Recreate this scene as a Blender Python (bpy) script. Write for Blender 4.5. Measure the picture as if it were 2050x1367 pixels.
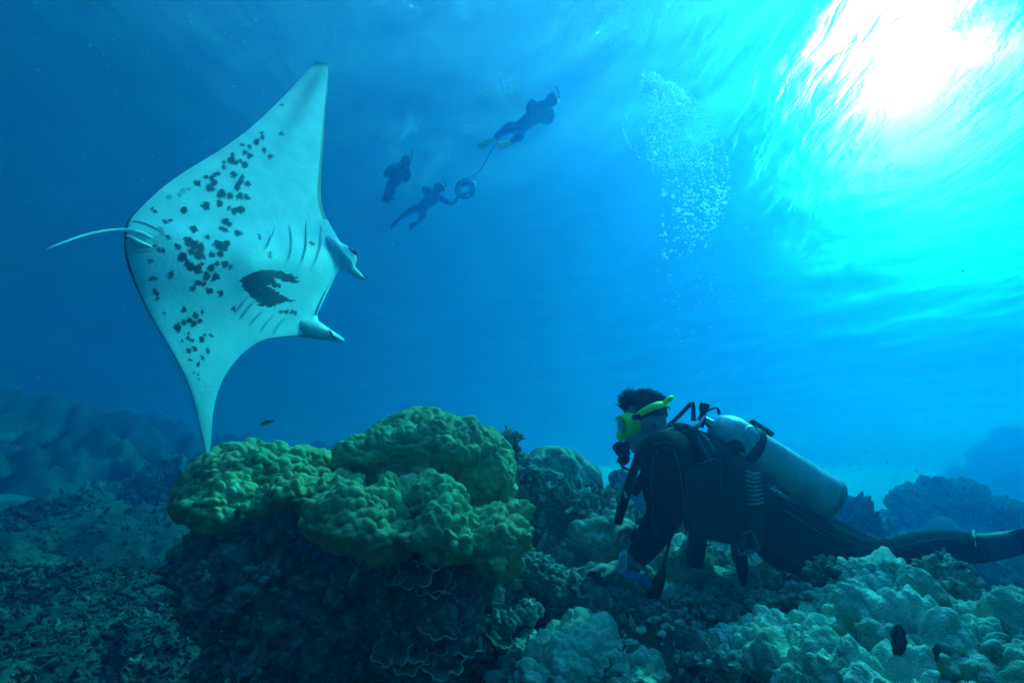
import bpy, bmesh, math, random
import numpy as np
from mathutils import Vector, Matrix
R = math.radians
scene = bpy.context.scene
for o in list(bpy.data.objects): bpy.data.objects.remove(o)
C = scene.collection
# ------------------------------------------------------------------ camera
PITCH = 20.0
CAM = Vector((0, 0, 1.0))
cd = bpy.data.cameras.new('camera'); cam = bpy.data.objects.new('camera', cd); C.objects.link(cam)
cd.sensor_width = 36; cd.lens = 18.0; cd.clip_start = 0.02; cd.clip_end = 600
cam.location = CAM; cam.rotation_euler = (R(90 + PITCH), 0, 0)
scene.camera = cam
FW = Vector((0, math.cos(R(PITCH)), math.sin(R(PITCH)))); UP = Vector((0, -math.sin(R(PITCH)), math.cos(R(PITCH)))); RT = Vector((1, 0, 0))
def P(px, py, d):
    "world point seen at photo pixel (px, py), d metres deep along the view axis"
    return CAM + RT * ((px - 1025) / 1025 * d) + UP * ((683.5 - py) / 1025 * d) + FW * d
# ------------------------------------------------------------------ sky and sun
SUNV = (RT * ((1828 - 1025) / 1025) + UP * ((683.5 - 165) / 1025) + FW).normalized()      # where the sun is seen
SURF_IOR = .80                                                                          # bend of the light at the rippled surface
_hz = Vector((SUNV.x, SUNV.y, 0)) * SURF_IOR; SUN = Vector((_hz.x, _hz.y, math.sqrt(1 - _hz.length_squared)))
w = bpy.data.worlds.new('World'); scene.world = w; w.use_nodes = True
nt = w.node_tree; bg = nt.nodes['Background']
sky = nt.nodes.new('ShaderNodeTexSky'); sky.sky_type = 'NISHITA'; sky.sun_disc = False
sky.sun_elevation = math.asin(SUN.z); sky.sun_rotation = math.atan2(SUN.x, SUN.y)
nt.links.new(sky.outputs[0], bg.inputs[0]); bg.inputs[1].default_value = 0.05
sd = bpy.data.lights.new('sun', 'SUN'); sun = bpy.data.objects.new('sun', sd); C.objects.link(sun)
sd.energy = 5.0; sd.angle = R(1.0); sd.color = (1, .96, .88)
sun.rotation_euler = SUN.to_track_quat('Z', 'Y').to_euler()
scene.view_settings.view_transform = 'Standard'; scene.view_settings.look = 'None'
scene.view_settings.exposure = 3.95; scene.view_settings.gamma = 1
cy = scene.cycles
cy.use_denoising = True; cy.denoiser = 'OPENIMAGEDENOISE'; cy.denoising_input_passes = 'RGB_ALBEDO_NORMAL'; cy.denoising_prefilter = 'ACCURATE'
cy.max_bounces = 6; cy.volume_bounces = 2; cy.diffuse_bounces = 3; cy.glossy_bounces = 2; cy.transmission_bounces = 3; cy.transparent_max_bounces = 7
cy.sample_clamp_indirect = 6; cy.use_adaptive_sampling = False
SURF = 8.0
W_DEN, W_COL, W_ABS, W_G = .25, (.0004, .041, .172), (.0, .75, .84), .66
W_RED = .06
W_FWD = .007
# ------------------------------------------------------------------ helpers: objects
def tag(o, label=None, cat=None, group=None, kind=None):
    if label: o['label'] = label
    if cat: o['category'] = cat
    if group: o['group'] = group
    if kind: o['kind'] = kind
    return o
def empty(name, loc, label=None, cat=None, group=None):
    o = bpy.data.objects.new(name, None); o.empty_display_size = .05; C.objects.link(o); o.location = loc
    return tag(o, label, cat, group)
def mk(name, V, F, mat, parent=None, smooth=True, attrs=None, link=True):
    "mesh object from numpy arrays in world coordinates; F is (n,3) or (n,4), or a list of such arrays"
    V = np.asarray(V, np.float64).reshape(-1, 3)
    Fs = F if isinstance(F, list) else [F]
    Fs = [np.asarray(f, np.int32) for f in Fs if len(f)]
    org = Vector((0, 0, 0))
    if parent is None:
        c = V.mean(0); org = Vector((float(c[0]), float(c[1]), float(V[:, 2].min()))); V = V - np.array(org)
    else:
        org = parent_origin(parent); V = V - np.array(org)
    me = bpy.data.meshes.new(name)
    me.vertices.add(len(V)); me.vertices.foreach_set('co', V.astype(np.float32).ravel())
    nl = sum(f.size for f in Fs); npoly = sum(len(f) for f in Fs)
    me.loops.add(nl); me.loops.foreach_set('vertex_index', np.concatenate([f.ravel() for f in Fs]))
    me.polygons.add(npoly)
    tot = np.concatenate([np.full(len(f), f.shape[1], np.int32) for f in Fs]); st = np.concatenate([[0], np.cumsum(tot)[:-1]]).astype(np.int32)
    me.polygons.foreach_set('loop_start', st); me.polygons.foreach_set('loop_total', tot)
    me.polygons.foreach_set('use_smooth', np.full(npoly, smooth, dtype=bool))
    me.update(calc_edges=True)
    for k, a in (attrs or {}).items():
        at = me.attributes.new(k, 'FLOAT', 'POINT'); at.data.foreach_set('value', np.asarray(a, np.float32))
    for m in (mat if isinstance(mat, (list, tuple)) else [mat]): me.materials.append(m)
    o = bpy.data.objects.new(name, me); C.objects.link(o)
    if parent is None: o.location = org
    else: o.parent = parent
    return o
def parent_origin(p):
    v = Vector((0, 0, 0))
    while p is not None: v = v + p.location; p = p.parent
    return v
# ------------------------------------------------------------------ helpers: noise in numpy
_r = np.random.default_rng(7); PERM = _r.permutation(256); PERM = np.concatenate([PERM, PERM, PERM]).astype(np.int32); RV = _r.uniform(-1, 1, 256); RJ = _r.uniform(0, 1, (256, 3))
def _h(i, j, k): return PERM[PERM[PERM[i & 255] + (j & 255)] + (k & 255)]
def vnoise(p):
    i = np.floor(p).astype(np.int64); f = p - i; f = f * f * f * (f * (f * 6 - 15) + 10)
    r = 0
    for a in (0, 1):
        for b in (0, 1):
            for c in (0, 1):
                wgt = (f[:, 0] if a else 1 - f[:, 0]) * (f[:, 1] if b else 1 - f[:, 1]) * (f[:, 2] if c else 1 - f[:, 2])
                r = r + wgt * RV[_h(i[:, 0] + a, i[:, 1] + b, i[:, 2] + c)]
    return r
def fbm(p, s, octv=3, seed=0, gain=.5):
    q = p / s + seed * 17.31; r = 0; a = 1
    for o in range(octv): r = r + a * vnoise(q); q = q * 2.03 + 5.7; a *= gain
    return r
def vor(p, s, seed=0, jit=.9):
    q = (p / s + seed * 9.77); i = np.floor(q).astype(np.int32); f = (q - i).astype(np.float32); d1 = np.full(len(q), 81., np.float32)
    J = (RJ * jit + (1 - jit) * .5).astype(np.float32); J0, J1, J2 = J[:, 0].copy(), J[:, 1].copy(), J[:, 2].copy(); f0, f1, f2 = f[:, 0].copy(), f[:, 1].copy(), f[:, 2].copy()
    for a in (-1, 0, 1):
        ha = PERM[(i[:, 0] + a) & 255]
        for b in (-1, 0, 1):
            hb = PERM[ha + ((i[:, 1] + b) & 255)]
            for c in (-1, 0, 1):
                h = PERM[hb + ((i[:, 2] + c) & 255)]
                d = np.square(J0[h] + (a - f0)); d += np.square(J1[h] + (b - f1)); d += np.square(J2[h] + (c - f2)); np.minimum(d1, d, out=d1)
    return np.sqrt(d1)
def knobs(p, s, seed=0):
    d1 = vor(p, s, seed); return np.sqrt(np.clip(1 - (d1 / .74) ** 2, 0, 1))
# ------------------------------------------------------------------ helpers: shapes
_cs = {}
def cube_sphere(n):
    if n in _cs: return _cs[n]
    t = np.arange(n + 1); A, B = np.meshgrid(t, t, indexing='ij'); A = A.ravel(); B = B.ravel(); z = np.zeros_like(A); m = np.full_like(A, n)
    fs = [(A, B, m), (B, A, z), (m, A, B), (z, B, A), (B, m, A), (A, z, B)]
    allv = np.concatenate([np.stack(f, 1) for f in fs])
    key = allv[:, 0] * (n + 1) ** 2 + allv[:, 1] * (n + 1) + allv[:, 2]
    u, first, inv = np.unique(key, return_index=True, return_inverse=True)
    v = allv[first] / n * 2 - 1; v = np.tan(v * math.pi / 4); v = v / np.linalg.norm(v, axis=1)[:, None]
    I = np.arange((n + 1) ** 2).reshape(n + 1, n + 1); q = np.stack([I[:-1, :-1], I[1:, :-1], I[1:, 1:], I[:-1, 1:]], -1).reshape(-1, 4)
    F = np.concatenate([inv[q + k * (n + 1) ** 2] for k in range(6)])
    _cs[n] = (v, F); return _cs[n]
def grid_faces(nu, nv, wrap=False):
    I = np.arange(nu * nv).reshape(nu, nv)
    if wrap: I = np.concatenate([I, I[:, :1]], 1)
    return np.stack([I[:-1, :-1], I[1:, :-1], I[1:, 1:], I[:-1, 1:]], -1).reshape(-1, 4)
def spline(pts, n):
    "Catmull-Rom through pts (k,dim) -> (n,dim)"
    p = np.asarray(pts, float); p = np.concatenate([[2 * p[0] - p[1]], p, [2 * p[-1] - p[-2]]]); k = len(p) - 3
    t = np.linspace(0, k - 1e-9, n); i = t.astype(int); f = (t - i)[:, None]
    a, b, c, d = p[i], p[i + 1], p[i + 2], p[i + 3]
    return .5 * (2 * b + (c - a) * f + (2 * a - 5 * b + 4 * c - d) * f ** 2 + (3 * b - a - 3 * c + d) * f ** 3)
def tube(pts, rad, n=24, seg=10, ridge=0, caps=True, flat=1.0):
    "tube along a spline; rad scalar or per-control list -> V, F list"
    pts = np.array([list(p) for p in pts], float)
    r = np.full(len(pts), rad) if np.isscalar(rad) else np.asarray(rad, float)
    q = spline(np.concatenate([pts, r[:, None]], 1), n); c = q[:, :3]; rr = q[:, 3]
    if ridge: rr = rr * (1 + .12 * np.sin(np.arange(n) * math.pi))
    t = np.gradient(c, axis=0); t /= np.linalg.norm(t, axis=1)[:, None]
    up = np.array([0, -1, .3]); a = np.cross(t, up); a /= np.linalg.norm(a, axis=1)[:, None] + 1e-9; b = np.cross(a, t)
    th = np.linspace(0, 2 * math.pi, seg, endpoint=False)
    V = c[:, None] + rr[:, None, None] * (np.cos(th)[None, :, None] * a[:, None] + flat * np.sin(th)[None, :, None] * b[:, None])
    V = V.reshape(-1, 3); F = grid_faces(n, seg, True)
    if caps:
        V = np.concatenate([V, c[:1], c[-1:]]); k = n * seg; s = np.arange(seg)
        T = np.concatenate([np.stack([np.full(seg, k), s, (s + 1) % seg], 1), np.stack([np.full(seg, k + 1), (n - 1) * seg + (s + 1) % seg, (n - 1) * seg + s], 1)])
        return V, [F, T]
    return V, [F]
def lathe(prof, a, b, seg=40):
    "revolve (t, r) profile about the axis a->b (t in metres from a)"
    a = np.array(a, float); b = np.array(b, float); ax = (b - a) / np.linalg.norm(b - a)
    u = np.cross(ax, [0, -1, .2]); u /= np.linalg.norm(u); v = np.cross(ax, u)
    th = np.linspace(0, 2 * math.pi, seg, endpoint=False)
    pr = np.asarray(prof, float)
    V = a + pr[:, 0, None, None] * ax + pr[:, 1, None, None] * (np.cos(th)[None, :, None] * u + np.sin(th)[None, :, None] * v)
    return V.reshape(-1, 3), [grid_faces(len(pr), seg, True)]
def slab(c, ax, ay, az, bev=.15):
    "bevelled box: centre and three half-axis vectors"
    v, F = cube_sphere(6)
    m = v / np.abs(v).max(1)[:, None]; k = 1 - bev
    s = np.clip(m, -k, k); d = m - s; nrm = np.linalg.norm(d, axis=1)[:, None]; q = np.where(nrm > 1e-6, s + d / np.maximum(nrm, 1e-6) * bev, m)
    return np.array(c) + q[:, :1] * np.array(ax) + q[:, 1:2] * np.array(ay) + q[:, 2:3] * np.array(az), [F]
def merge(parts):
    Vs = []; quads = []; tris = []; o = 0
    for V, F in parts:
        for f in (F if isinstance(F, list) else [F]):
            f = np.asarray(f)
            if len(f): (quads if f.shape[1] == 4 else tris).append(f + o)
        Vs.append(V); o += len(V)
    out = []
    if quads: out.append(np.concatenate(quads))
    if tris: out.append(np.concatenate(tris))
    return np.concatenate(Vs), out
def ell(c, ax, ay, az, n=16):
    v, F = cube_sphere(n); return np.array(c) + v[:, :1] * np.array(ax) + v[:, 1:2] * np.array(ay) + v[:, 2:3] * np.array(az), [F]
def fuse(parts, voxel, smooth=6):
    "melt closed pieces into one continuous skin -> V, F(quads)"
    V, F = merge(parts); me = bpy.data.meshes.new('tmp'); me.from_pydata(V.tolist(), [], [list(map(int, f)) for fs in F for f in fs]); o = bpy.data.objects.new('tmp', me); C.objects.link(o)
    r = o.modifiers.new('r', 'REMESH'); r.mode = 'VOXEL'; r.voxel_size = voxel
    s = o.modifiers.new('s', 'SMOOTH'); s.factor = .5; s.iterations = smooth
    dg = bpy.context.evaluated_depsgraph_get(); ev = o.evaluated_get(dg); m2 = bpy.data.meshes.new_from_object(ev)
    n = len(m2.vertices); W_ = np.zeros(n * 3, np.float32); m2.vertices.foreach_get('co', W_)
    li = np.zeros(len(m2.loops), np.int32); m2.loops.foreach_get('vertex_index', li); lt = np.zeros(len(m2.polygons), np.int32); m2.polygons.foreach_get('loop_total', lt)
    bpy.data.objects.remove(o); bpy.data.meshes.remove(me); bpy.data.meshes.remove(m2)
    st = np.concatenate([[0], np.cumsum(lt)[:-1]]); out = []
    for k in (4, 3):
        s_ = st[lt == k]
        if len(s_): out.append(np.stack([li[s_ + j] for j in range(k)], 1))
    return W_.reshape(-1, 3).astype(float), out
# ------------------------------------------------------------------ helpers: materials
def new_mat(name):
    m = bpy.data.materials.new(name); m.use_nodes = True; nt = m.node_tree; nt.nodes.clear()
    return m, nt, nt.nodes.new('ShaderNodeOutputMaterial')
def mat(name, cols, scale=8, rough=.8, bump=0, bscale=60, detail=5, spec=.3, metal=0, stops=None, attr=None, acol=None, second=None, sss=0, arough=None):
    "procedural material: colour ramp over noise (+ a second, larger noise), bump, optional attribute that mixes in another colour"
    m, nt, out = new_mat(name); N = nt.nodes.new; L = nt.links.new
    b = N('ShaderNodeBsdfPrincipled'); L(b.outputs[0], out.inputs[0])
    b.inputs['Roughness'].default_value = rough; b.inputs['Specular IOR Level'].default_value = spec; b.inputs['Metallic'].default_value = metal
    tc = N('ShaderNodeTexCoord'); nz = N('ShaderNodeTexNoise'); nz.inputs['Scale'].default_value = scale; nz.inputs['Detail'].default_value = detail; nz.inputs['Roughness'].default_value = .65
    L(tc.outputs['Object'], nz.inputs['Vector'])
    rp = N('ShaderNodeValToRGB'); L(nz.outputs['Fac'], rp.inputs[0]); el = rp.color_ramp.elements
    st = stops or list(np.linspace(.32, .68, len(cols)))
    while len(el) < len(cols): el.new(.5)
    for e, c, s in zip(el, cols, st): e.position = s; e.color = (*c, 1)
    col = rp.outputs[0]
    if second:
        n2 = N('ShaderNodeTexNoise'); n2.inputs['Scale'].default_value = second[1]; n2.inputs['Detail'].default_value = 6; L(tc.outputs['Object'], n2.inputs['Vector'])
        r2 = N('ShaderNodeMapRange'); r2.inputs[1].default_value = second[2]; r2.inputs[2].default_value = second[3]; L(n2.outputs['Fac'], r2.inputs[0])
        mx = N('ShaderNodeMix'); mx.data_type = 'RGBA'; L(r2.outputs[0], mx.inputs['Factor']); L(col, mx.inputs['A']); mx.inputs['B'].default_value = (*second[0], 1); col = mx.outputs['Result']
    if attr:
        at = N('ShaderNodeAttribute'); at.attribute_name = attr
        mx = N('ShaderNodeMix'); mx.data_type = 'RGBA'; L(at.outputs['Fac'], mx.inputs['Factor']); L(col, mx.inputs['A']); mx.inputs['B'].default_value = (*acol, 1); col = mx.outputs['Result']
    L(col, b.inputs['Base Color'])
    if bump:
        nb = N('ShaderNodeTexNoise'); nb.inputs['Scale'].default_value = bscale; nb.inputs['Detail'].default_value = 4; L(tc.outputs['Object'], nb.inputs['Vector'])
        bp = N('ShaderNodeBump'); bp.inputs['Strength'].default_value = 1; bp.inputs['Distance'].default_value = bump; L(nb.outputs['Fac'], bp.inputs['Height']); L(bp.outputs[0], b.inputs['Normal'])
    if sss:
        b.inputs['Subsurface Weight'].default_value = sss; b.inputs['Subsurface Radius'].default_value = (.02, .02, .02)
    return m
# ------------------------------------------------------------------ the sea: surface and water
def build_surface():
    m, n, o = new_mat('water_surface'); N = n.nodes.new; L = n.links.new
    tc = N('ShaderNodeTexCoord'); mp = N('ShaderNodeMapping'); mp.inputs['Scale'].default_value = (1.5, .6, 1); mp.inputs['Rotation'].default_value = (0, 0, R(-38)); L(tc.outputs['Object'], mp.inputs[0])
    nz = N('ShaderNodeTexNoise'); nz.inputs['Scale'].default_value = 2.2; nz.inputs['Detail'].default_value = 5; nz.inputs['Distortion'].default_value = .6; L(mp.outputs[0], nz.inputs[0])
    bp = N('ShaderNodeBump'); bp.inputs['Strength'].default_value = 1; bp.inputs['Distance'].default_value = .035; L(nz.outputs[0], bp.inputs['Height'])
    geo = N('ShaderNodeNewGeometry'); dot = N('ShaderNodeVectorMath'); dot.operation = 'DOT_PRODUCT'; L(geo.outputs['Incoming'], dot.inputs[0]); L(bp.outputs[0], dot.inputs[1])
    ab = N('ShaderNodeMath'); ab.operation = 'ABSOLUTE'; L(dot.outputs['Value'], ab.inputs[0])
    mr = N('ShaderNodeValToRGB'); el = mr.color_ramp.elements   # mostly total internal reflection below the critical angle
    while len(el) < 6: el.new(.5)
    for e, (p_, v_) in zip(el, ((0, .008), (.35, .012), (.60, .028), (.75, .10), (.82, .13), (.91, .88))): e.position = p_; e.color = (v_, v_, v_, 1)
    L(ab.outputs[0], mr.inputs[0])
    tr = N('ShaderNodeBsdfTransparent'); gl = N('ShaderNodeBsdfGlossy'); gl.inputs['Roughness'].default_value = .22; gl.inputs['Color'].default_value = (.9, .9, .9, 1)
    rf = N('ShaderNodeBsdfRefraction'); rf.inputs['IOR'].default_value = SURF_IOR; rf.inputs['Roughness'].default_value = .46; rf.distribution = 'BECKMANN'
    L(bp.outputs[0], rf.inputs['Normal']); L(bp.outputs[0], gl.inputs['Normal'])
    m0 = N('ShaderNodeMixShader'); m0.inputs[0].default_value = .62; L(tr.outputs[0], m0.inputs[1]); L(rf.outputs[0], m0.inputs[2])
    mx = N('ShaderNodeMixShader'); L(mr.outputs[0], mx.inputs[0]); L(gl.outputs[0], mx.inputs[1]); L(m0.outputs[0], mx.inputs[2]); L(mx.outputs[0], o.inputs[0])
    k_ = 420; rng = np.random.default_rng(3)
    s = np.linspace(-1, 1, k_); s = np.sign(s) * np.abs(s) ** 1.7 * 57
    X, Y = np.meshgrid(s + 3, s + 6, indexing='ij'); Z = np.zeros_like(X)
    for k in range(34):
        lam = .4 * 1.08 ** k; a = rng.normal(.7, .8); Z += .0026 * lam * np.sin(2 * math.pi / lam * (X * math.cos(a) + Y * math.sin(a)) + rng.uniform(0, 6.28))
    o = mk('water_surface', np.stack([X, Y, Z + SURF], -1), grid_faces(k_, k_), m)
    tag(o, 'rippled underside of the sea surface with sun glitter', 'water', kind='structure')
build_surface()
def build_water():
    m, n, o = new_mat('sea_water')
    v = n.nodes.new('ShaderNodeVolumePrincipled'); v.inputs['Density'].default_value = W_DEN; v.inputs['Color'].default_value = (*W_COL, 1)
    v.inputs['Absorption Color'].default_value = (*W_ABS, 1); v.inputs['Anisotropy'].default_value = W_G
    f = n.nodes.new('ShaderNodeVolumePrincipled'); f.inputs['Density'].default_value = W_FWD; f.inputs['Color'].default_value = (.4, .95, .95, 1); f.inputs['Absorption Color'].default_value = (1, 1, 1, 1); f.inputs['Anisotropy'].default_value = .93
    a = n.nodes.new('ShaderNodeAddShader'); n.links.new(v.outputs[0], a.inputs[0]); n.links.new(f.outputs[0], a.inputs[1]); r = n.nodes.new('ShaderNodeVolumePrincipled'); r.inputs['Density'].default_value = W_RED; r.inputs['Color'].default_value = (0, 0, 0, 1); r.inputs['Absorption Color'].default_value = (0, 1, 1, 1)   # water swallows red first
    a2 = n.nodes.new('ShaderNodeAddShader'); n.links.new(a.outputs[0], a2.inputs[0]); n.links.new(r.outputs[0], a2.inputs[1]); n.links.new(a2.outputs[0], o.inputs['Volume'])
    lo, hi = -3.0, SURF + .7
    V = np.array([[x, y, z] for x in (-62, 68) for y in (-60, 72) for z in (lo, hi)]); F = [[0, 1, 3, 2], [4, 6, 7, 5], [0, 4, 5, 1], [2, 3, 7, 6], [0, 2, 6, 4], [1, 5, 7, 3]]; F = np.array(F)
    tag(mk('haze', V, F, m, smooth=False), 'blue sea water that dims and tints far things', 'water', kind='stuff')
build_water()
# ------------------------------------------------------------------ the seabed
CTRL = [(1600,1390,1.25),(2000,1390,1.25),(1250,1390,1.6),(1000,1390,1.9),(700,1390,2.2),(400,1390,2.4),(60,1390,2.6),(20,1200,4.0),(250,1180,4.2),(450,1230,3.2),
        (60,1045,6.5),(300,1090,6.0),(60,1000,9.0),(200,975,10.0),(330,1010,8.5),(1150,1190,2.9),(1230,1310,2.2),(1400,1185,3.0),(1520,1290,2.2),(1300,1035,4.8),(1640,1140,4.6),(1800,1230,3.4),(2000,1190,4.2),
        (1700,1120,7.0),(1900,1110,8.0),(1000,1060,5.0),(800,1050,6.0),(600,1080,6.0),(1480,1110,4.6)]
_cp = [P(*c) for c in CTRL]
_cx = [(p.x, p.y, p.z) for p in _cp]
_cx += [(0, 0, .42), (1.0, .2, .45), (-1, .2, .3), (0, -3, .4), (4, -3, .5), (-5, -3, .6), (-9, 2, 1.2)]
for ang in range(0, 360, 20):
    a = R(ang)
    for rad in (16, 28, 44):
        x, y = rad * math.sin(a), rad * math.cos(a)
        left = max(0, math.cos(a - R(-58)))                     # a reef wall rises on the far left
        z = .7 + (1.6 * left ** 2 if rad == 16 else 4.6 * left ** 1.5 + (0 if rad == 28 else .3)); _cx.append((x, y, z))
_cx += [(-9.9, 9.3, 1.9), (-10.9, 9.6, 2.3), (-9.6, 11.0, 2.0), (-8.5, 12.0, 1.7), (-7.2, 13.4, 1.4), (-12.5, 12, 2.8)]
_cx = np.array(_cx)
def _phi(d): return np.sqrt(d * d + .09)
_A = _phi(np.linalg.norm(_cx[:, None, :2] - _cx[None, :, :2], axis=2)) ; _W = np.linalg.solve(_A + np.eye(len(_cx)) * -1e-3, _cx[:, 2] - .8)
def ground(x, y):
    x = np.asarray(x, float); y = np.asarray(y, float); sh = x.shape; q = np.stack([x.ravel(), y.ravel()], 1); out = np.full(len(q), .8)
    for k in range(len(_cx)): out += _W[k] * _phi(np.linalg.norm(q - _cx[k, :2], axis=1))
    return out.reshape(sh)
def ground_at(px, py, lo=.8, hi=30):
    "where the view ray through a pixel meets the undisplaced seabed"
    d = np.linspace(lo, hi, 1500); p = [P(px, py, t) for t in d]; x = np.array([q.x for q in p]); y = np.array([q.y for q in p]); z = np.array([q.z for q in p])
    k = np.argmax(z < ground(x, y)); return d[k], p[k]
ROCKC = [(.010, .013, .012), (.025, .03, .026), (.05, .053, .045), (.10, .10, .085)]
M_BED = mat('reef_rock', ROCKC, 9, .9, .012, 45, 8, second=((.06, .066, .055), 2.2, .52, .70), attr='sand', acol=(.12, .125, .115))
NEARF = []
def build_seabed():
    na, nr = 560, 430
    ang = np.concatenate([np.linspace(-62, 62, na - 60), np.linspace(68, 292, 60)]) ; rad = np.geomspace(.5, 60, nr)
    A, RR = np.meshgrid(np.radians(ang), rad, indexing='ij'); X = RR * np.sin(A); Y = RR * np.cos(A); Z = ground(X, Y)
    p = np.stack([X, Y, Z], -1).reshape(-1, 3); r = RR.ravel()
    sand = np.clip(1.3 - np.hypot((p[:, 0] + 7.7) / 1.7, (p[:, 1] - 8.8) / 1.2), 0, .8) * (p[:, 2] < 1.8)
    sand = np.clip(sand + np.clip(1.2 - np.hypot((p[:, 0] - .05) / .16, (p[:, 1] - 2.0) / .22), 0, 1), 0, 1)
    far = np.clip((r - 6) / 10, 0, 1)
    h = .16 * fbm(p, .8, 3, 1) + .10 * (knobs(p, .42, 2) - .5) + .055 * (knobs(p, .17, 3) - .5) + .02 * (knobs(p, .07, 4) - .5) + far * (.18 + .4 * np.clip(-p[:, 0] / 10, 0, 1)) * fbm(p, 2.6, 4, 5) + np.clip((r - 5) / 6, 0, 1) * (.42 * (knobs(p, 1.3, 6) - .5) + .24 * (knobs(p, .55, 7) - .5))
    h = h * np.clip((r - .5) / 1.0, .15, 1) * (1 - .93 * sand) * (1 + .5 * far) + .02 * sand * fbm(p, .5, 2, 8)
    p[:, 2] += h
    F = grid_faces(nr, na) ; I = np.arange(na * nr).reshape(na, nr); I2 = np.concatenate([I, I[:1]]); F = np.stack([I2[:-1, :-1], I2[1:, :-1], I2[1:, 1:], I2[:-1, 1:]], -1).reshape(-1, 4)
    c = len(p); p = np.concatenate([p, [[0, 0, .42]]]); sand = np.append(sand, 0)
    T = np.stack([I[:, 0], np.roll(I[:, 0], -1), np.full(na, c)], 1)
    NEARF.append((p, F))
    o = mk('seabed', p, [F, T], M_BED, attrs={'sand': sand}); tag(o, 'uneven reef floor of coral rock and sand', 'seabed', kind='structure')
build_seabed()
# ------------------------------------------------------------------ corals
CORAL = mat('lobe_coral', [(.12, .21, .09), (.21, .34, .15), (.33, .46, .21), (.50, .60, .33)], 9, .85, .005, 230, 9, second=((.46, .40, .18), 2.6, .50, .60))
CORAL2 = mat('lobe_coral_teal', [(.12, .21, .15), (.20, .32, .24), (.30, .42, .33), (.42, .52, .43)], 8, .85, .006, 200, 8, second=((.22, .17, .13), 5.0, .54, .63))
CORAL3 = mat('pale_coral', [(.13, .24, .18), (.28, .44, .35), (.44, .60, .50), (.60, .72, .62)], 9, .85, .007, 210, 9, second=((.26, .20, .15), 5.5, .56, .64))
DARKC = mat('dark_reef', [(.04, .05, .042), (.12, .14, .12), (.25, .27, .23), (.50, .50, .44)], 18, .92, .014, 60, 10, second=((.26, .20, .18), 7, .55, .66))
BLUEC = mat('blue_reef', [(.07, .09, .08), (.13, .15, .12), (.22, .23, .19)], 5, .9, .02, 30, 8)
def lobe(px, py, d, wpx, hpx, dep, roll=0, n=64, seed=0, big=.045, bs=.14, kn=.02, ks=.036, rough=.0, under=.55, fb=.03, tiltf=0, drop=0):
    "one knobbly coral lobe: V, F.  width/height in photo pixels at depth d, depth in metres"
    v, F = cube_sphere(n); c = np.array(P(px, py, d)); rx = wpx / 2 / 1025 * d; rz = hpx / 2 / 1025 * d
    s = v.copy(); lo = s[:, 2] < 0
    s[lo, 2] *= under; f = 1 + .0 * s[:, 0]
    f[lo] = 1 - .35 * (-v[lo, 2]) ** 1.5
    p = s * np.array([rx, dep, rz]); p[:, :2] *= f[:, None]
    p[:, 2] += drop * (-np.clip(p[:, 1] / dep * -1, 0, 1) ** 2) * rz      # front hangs down
    nrm = v / np.array([rx, dep, rz]); nrm /= np.linalg.norm(nrm, axis=1)[:, None]
    if tiltf: a = R(tiltf); ca, sa = math.cos(a), math.sin(a); M = np.array([[1, 0, 0], [0, ca, -sa], [0, sa, ca]]); p = p @ M.T; nrm = nrm @ M.T
    a = R(roll); ca, sa = math.cos(a), math.sin(a); M = np.array([[ca, 0, sa], [0, 1, 0], [-sa, 0, ca]]); p = p @ M.T; nrm = nrm @ M.T
    q = p + seed * 3.1
    p = p + nrm * (fb * fbm(q, max(rx, rz) * .9, 3, seed))[:, None]
    q = p + seed * 3.1; dirn = nrm.copy(); dirn[:, 2] += .25; dirn /= np.linalg.norm(dirn, axis=1)[:, None]
    h = big * (knobs(q, bs, seed + 1) - .6)
    if kn: h = h + kn * (knobs(q, ks, seed + 2) - .6)
    if rough: h = h + rough * fbm(q, .05, 4, seed + 3, .65)
    p = p + dirn * h[:, None]
    return p + c, F
GROW = [mat('growth_teal', [(.06, .09, .07), (.16, .21, .17), (.34, .38, .32), (.55, .57, .50)], 9, .88, .004, 140, 8, second=((.28, .20, .18), 6, .52, .64)), mat('growth_dark', [(.06, .08, .07), (.17, .20, .17), (.34, .37, .31), (.60, .60, .54)], 8, .9, .004, 140, 8, second=((.22, .14, .15), 6, .52, .64))]
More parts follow.
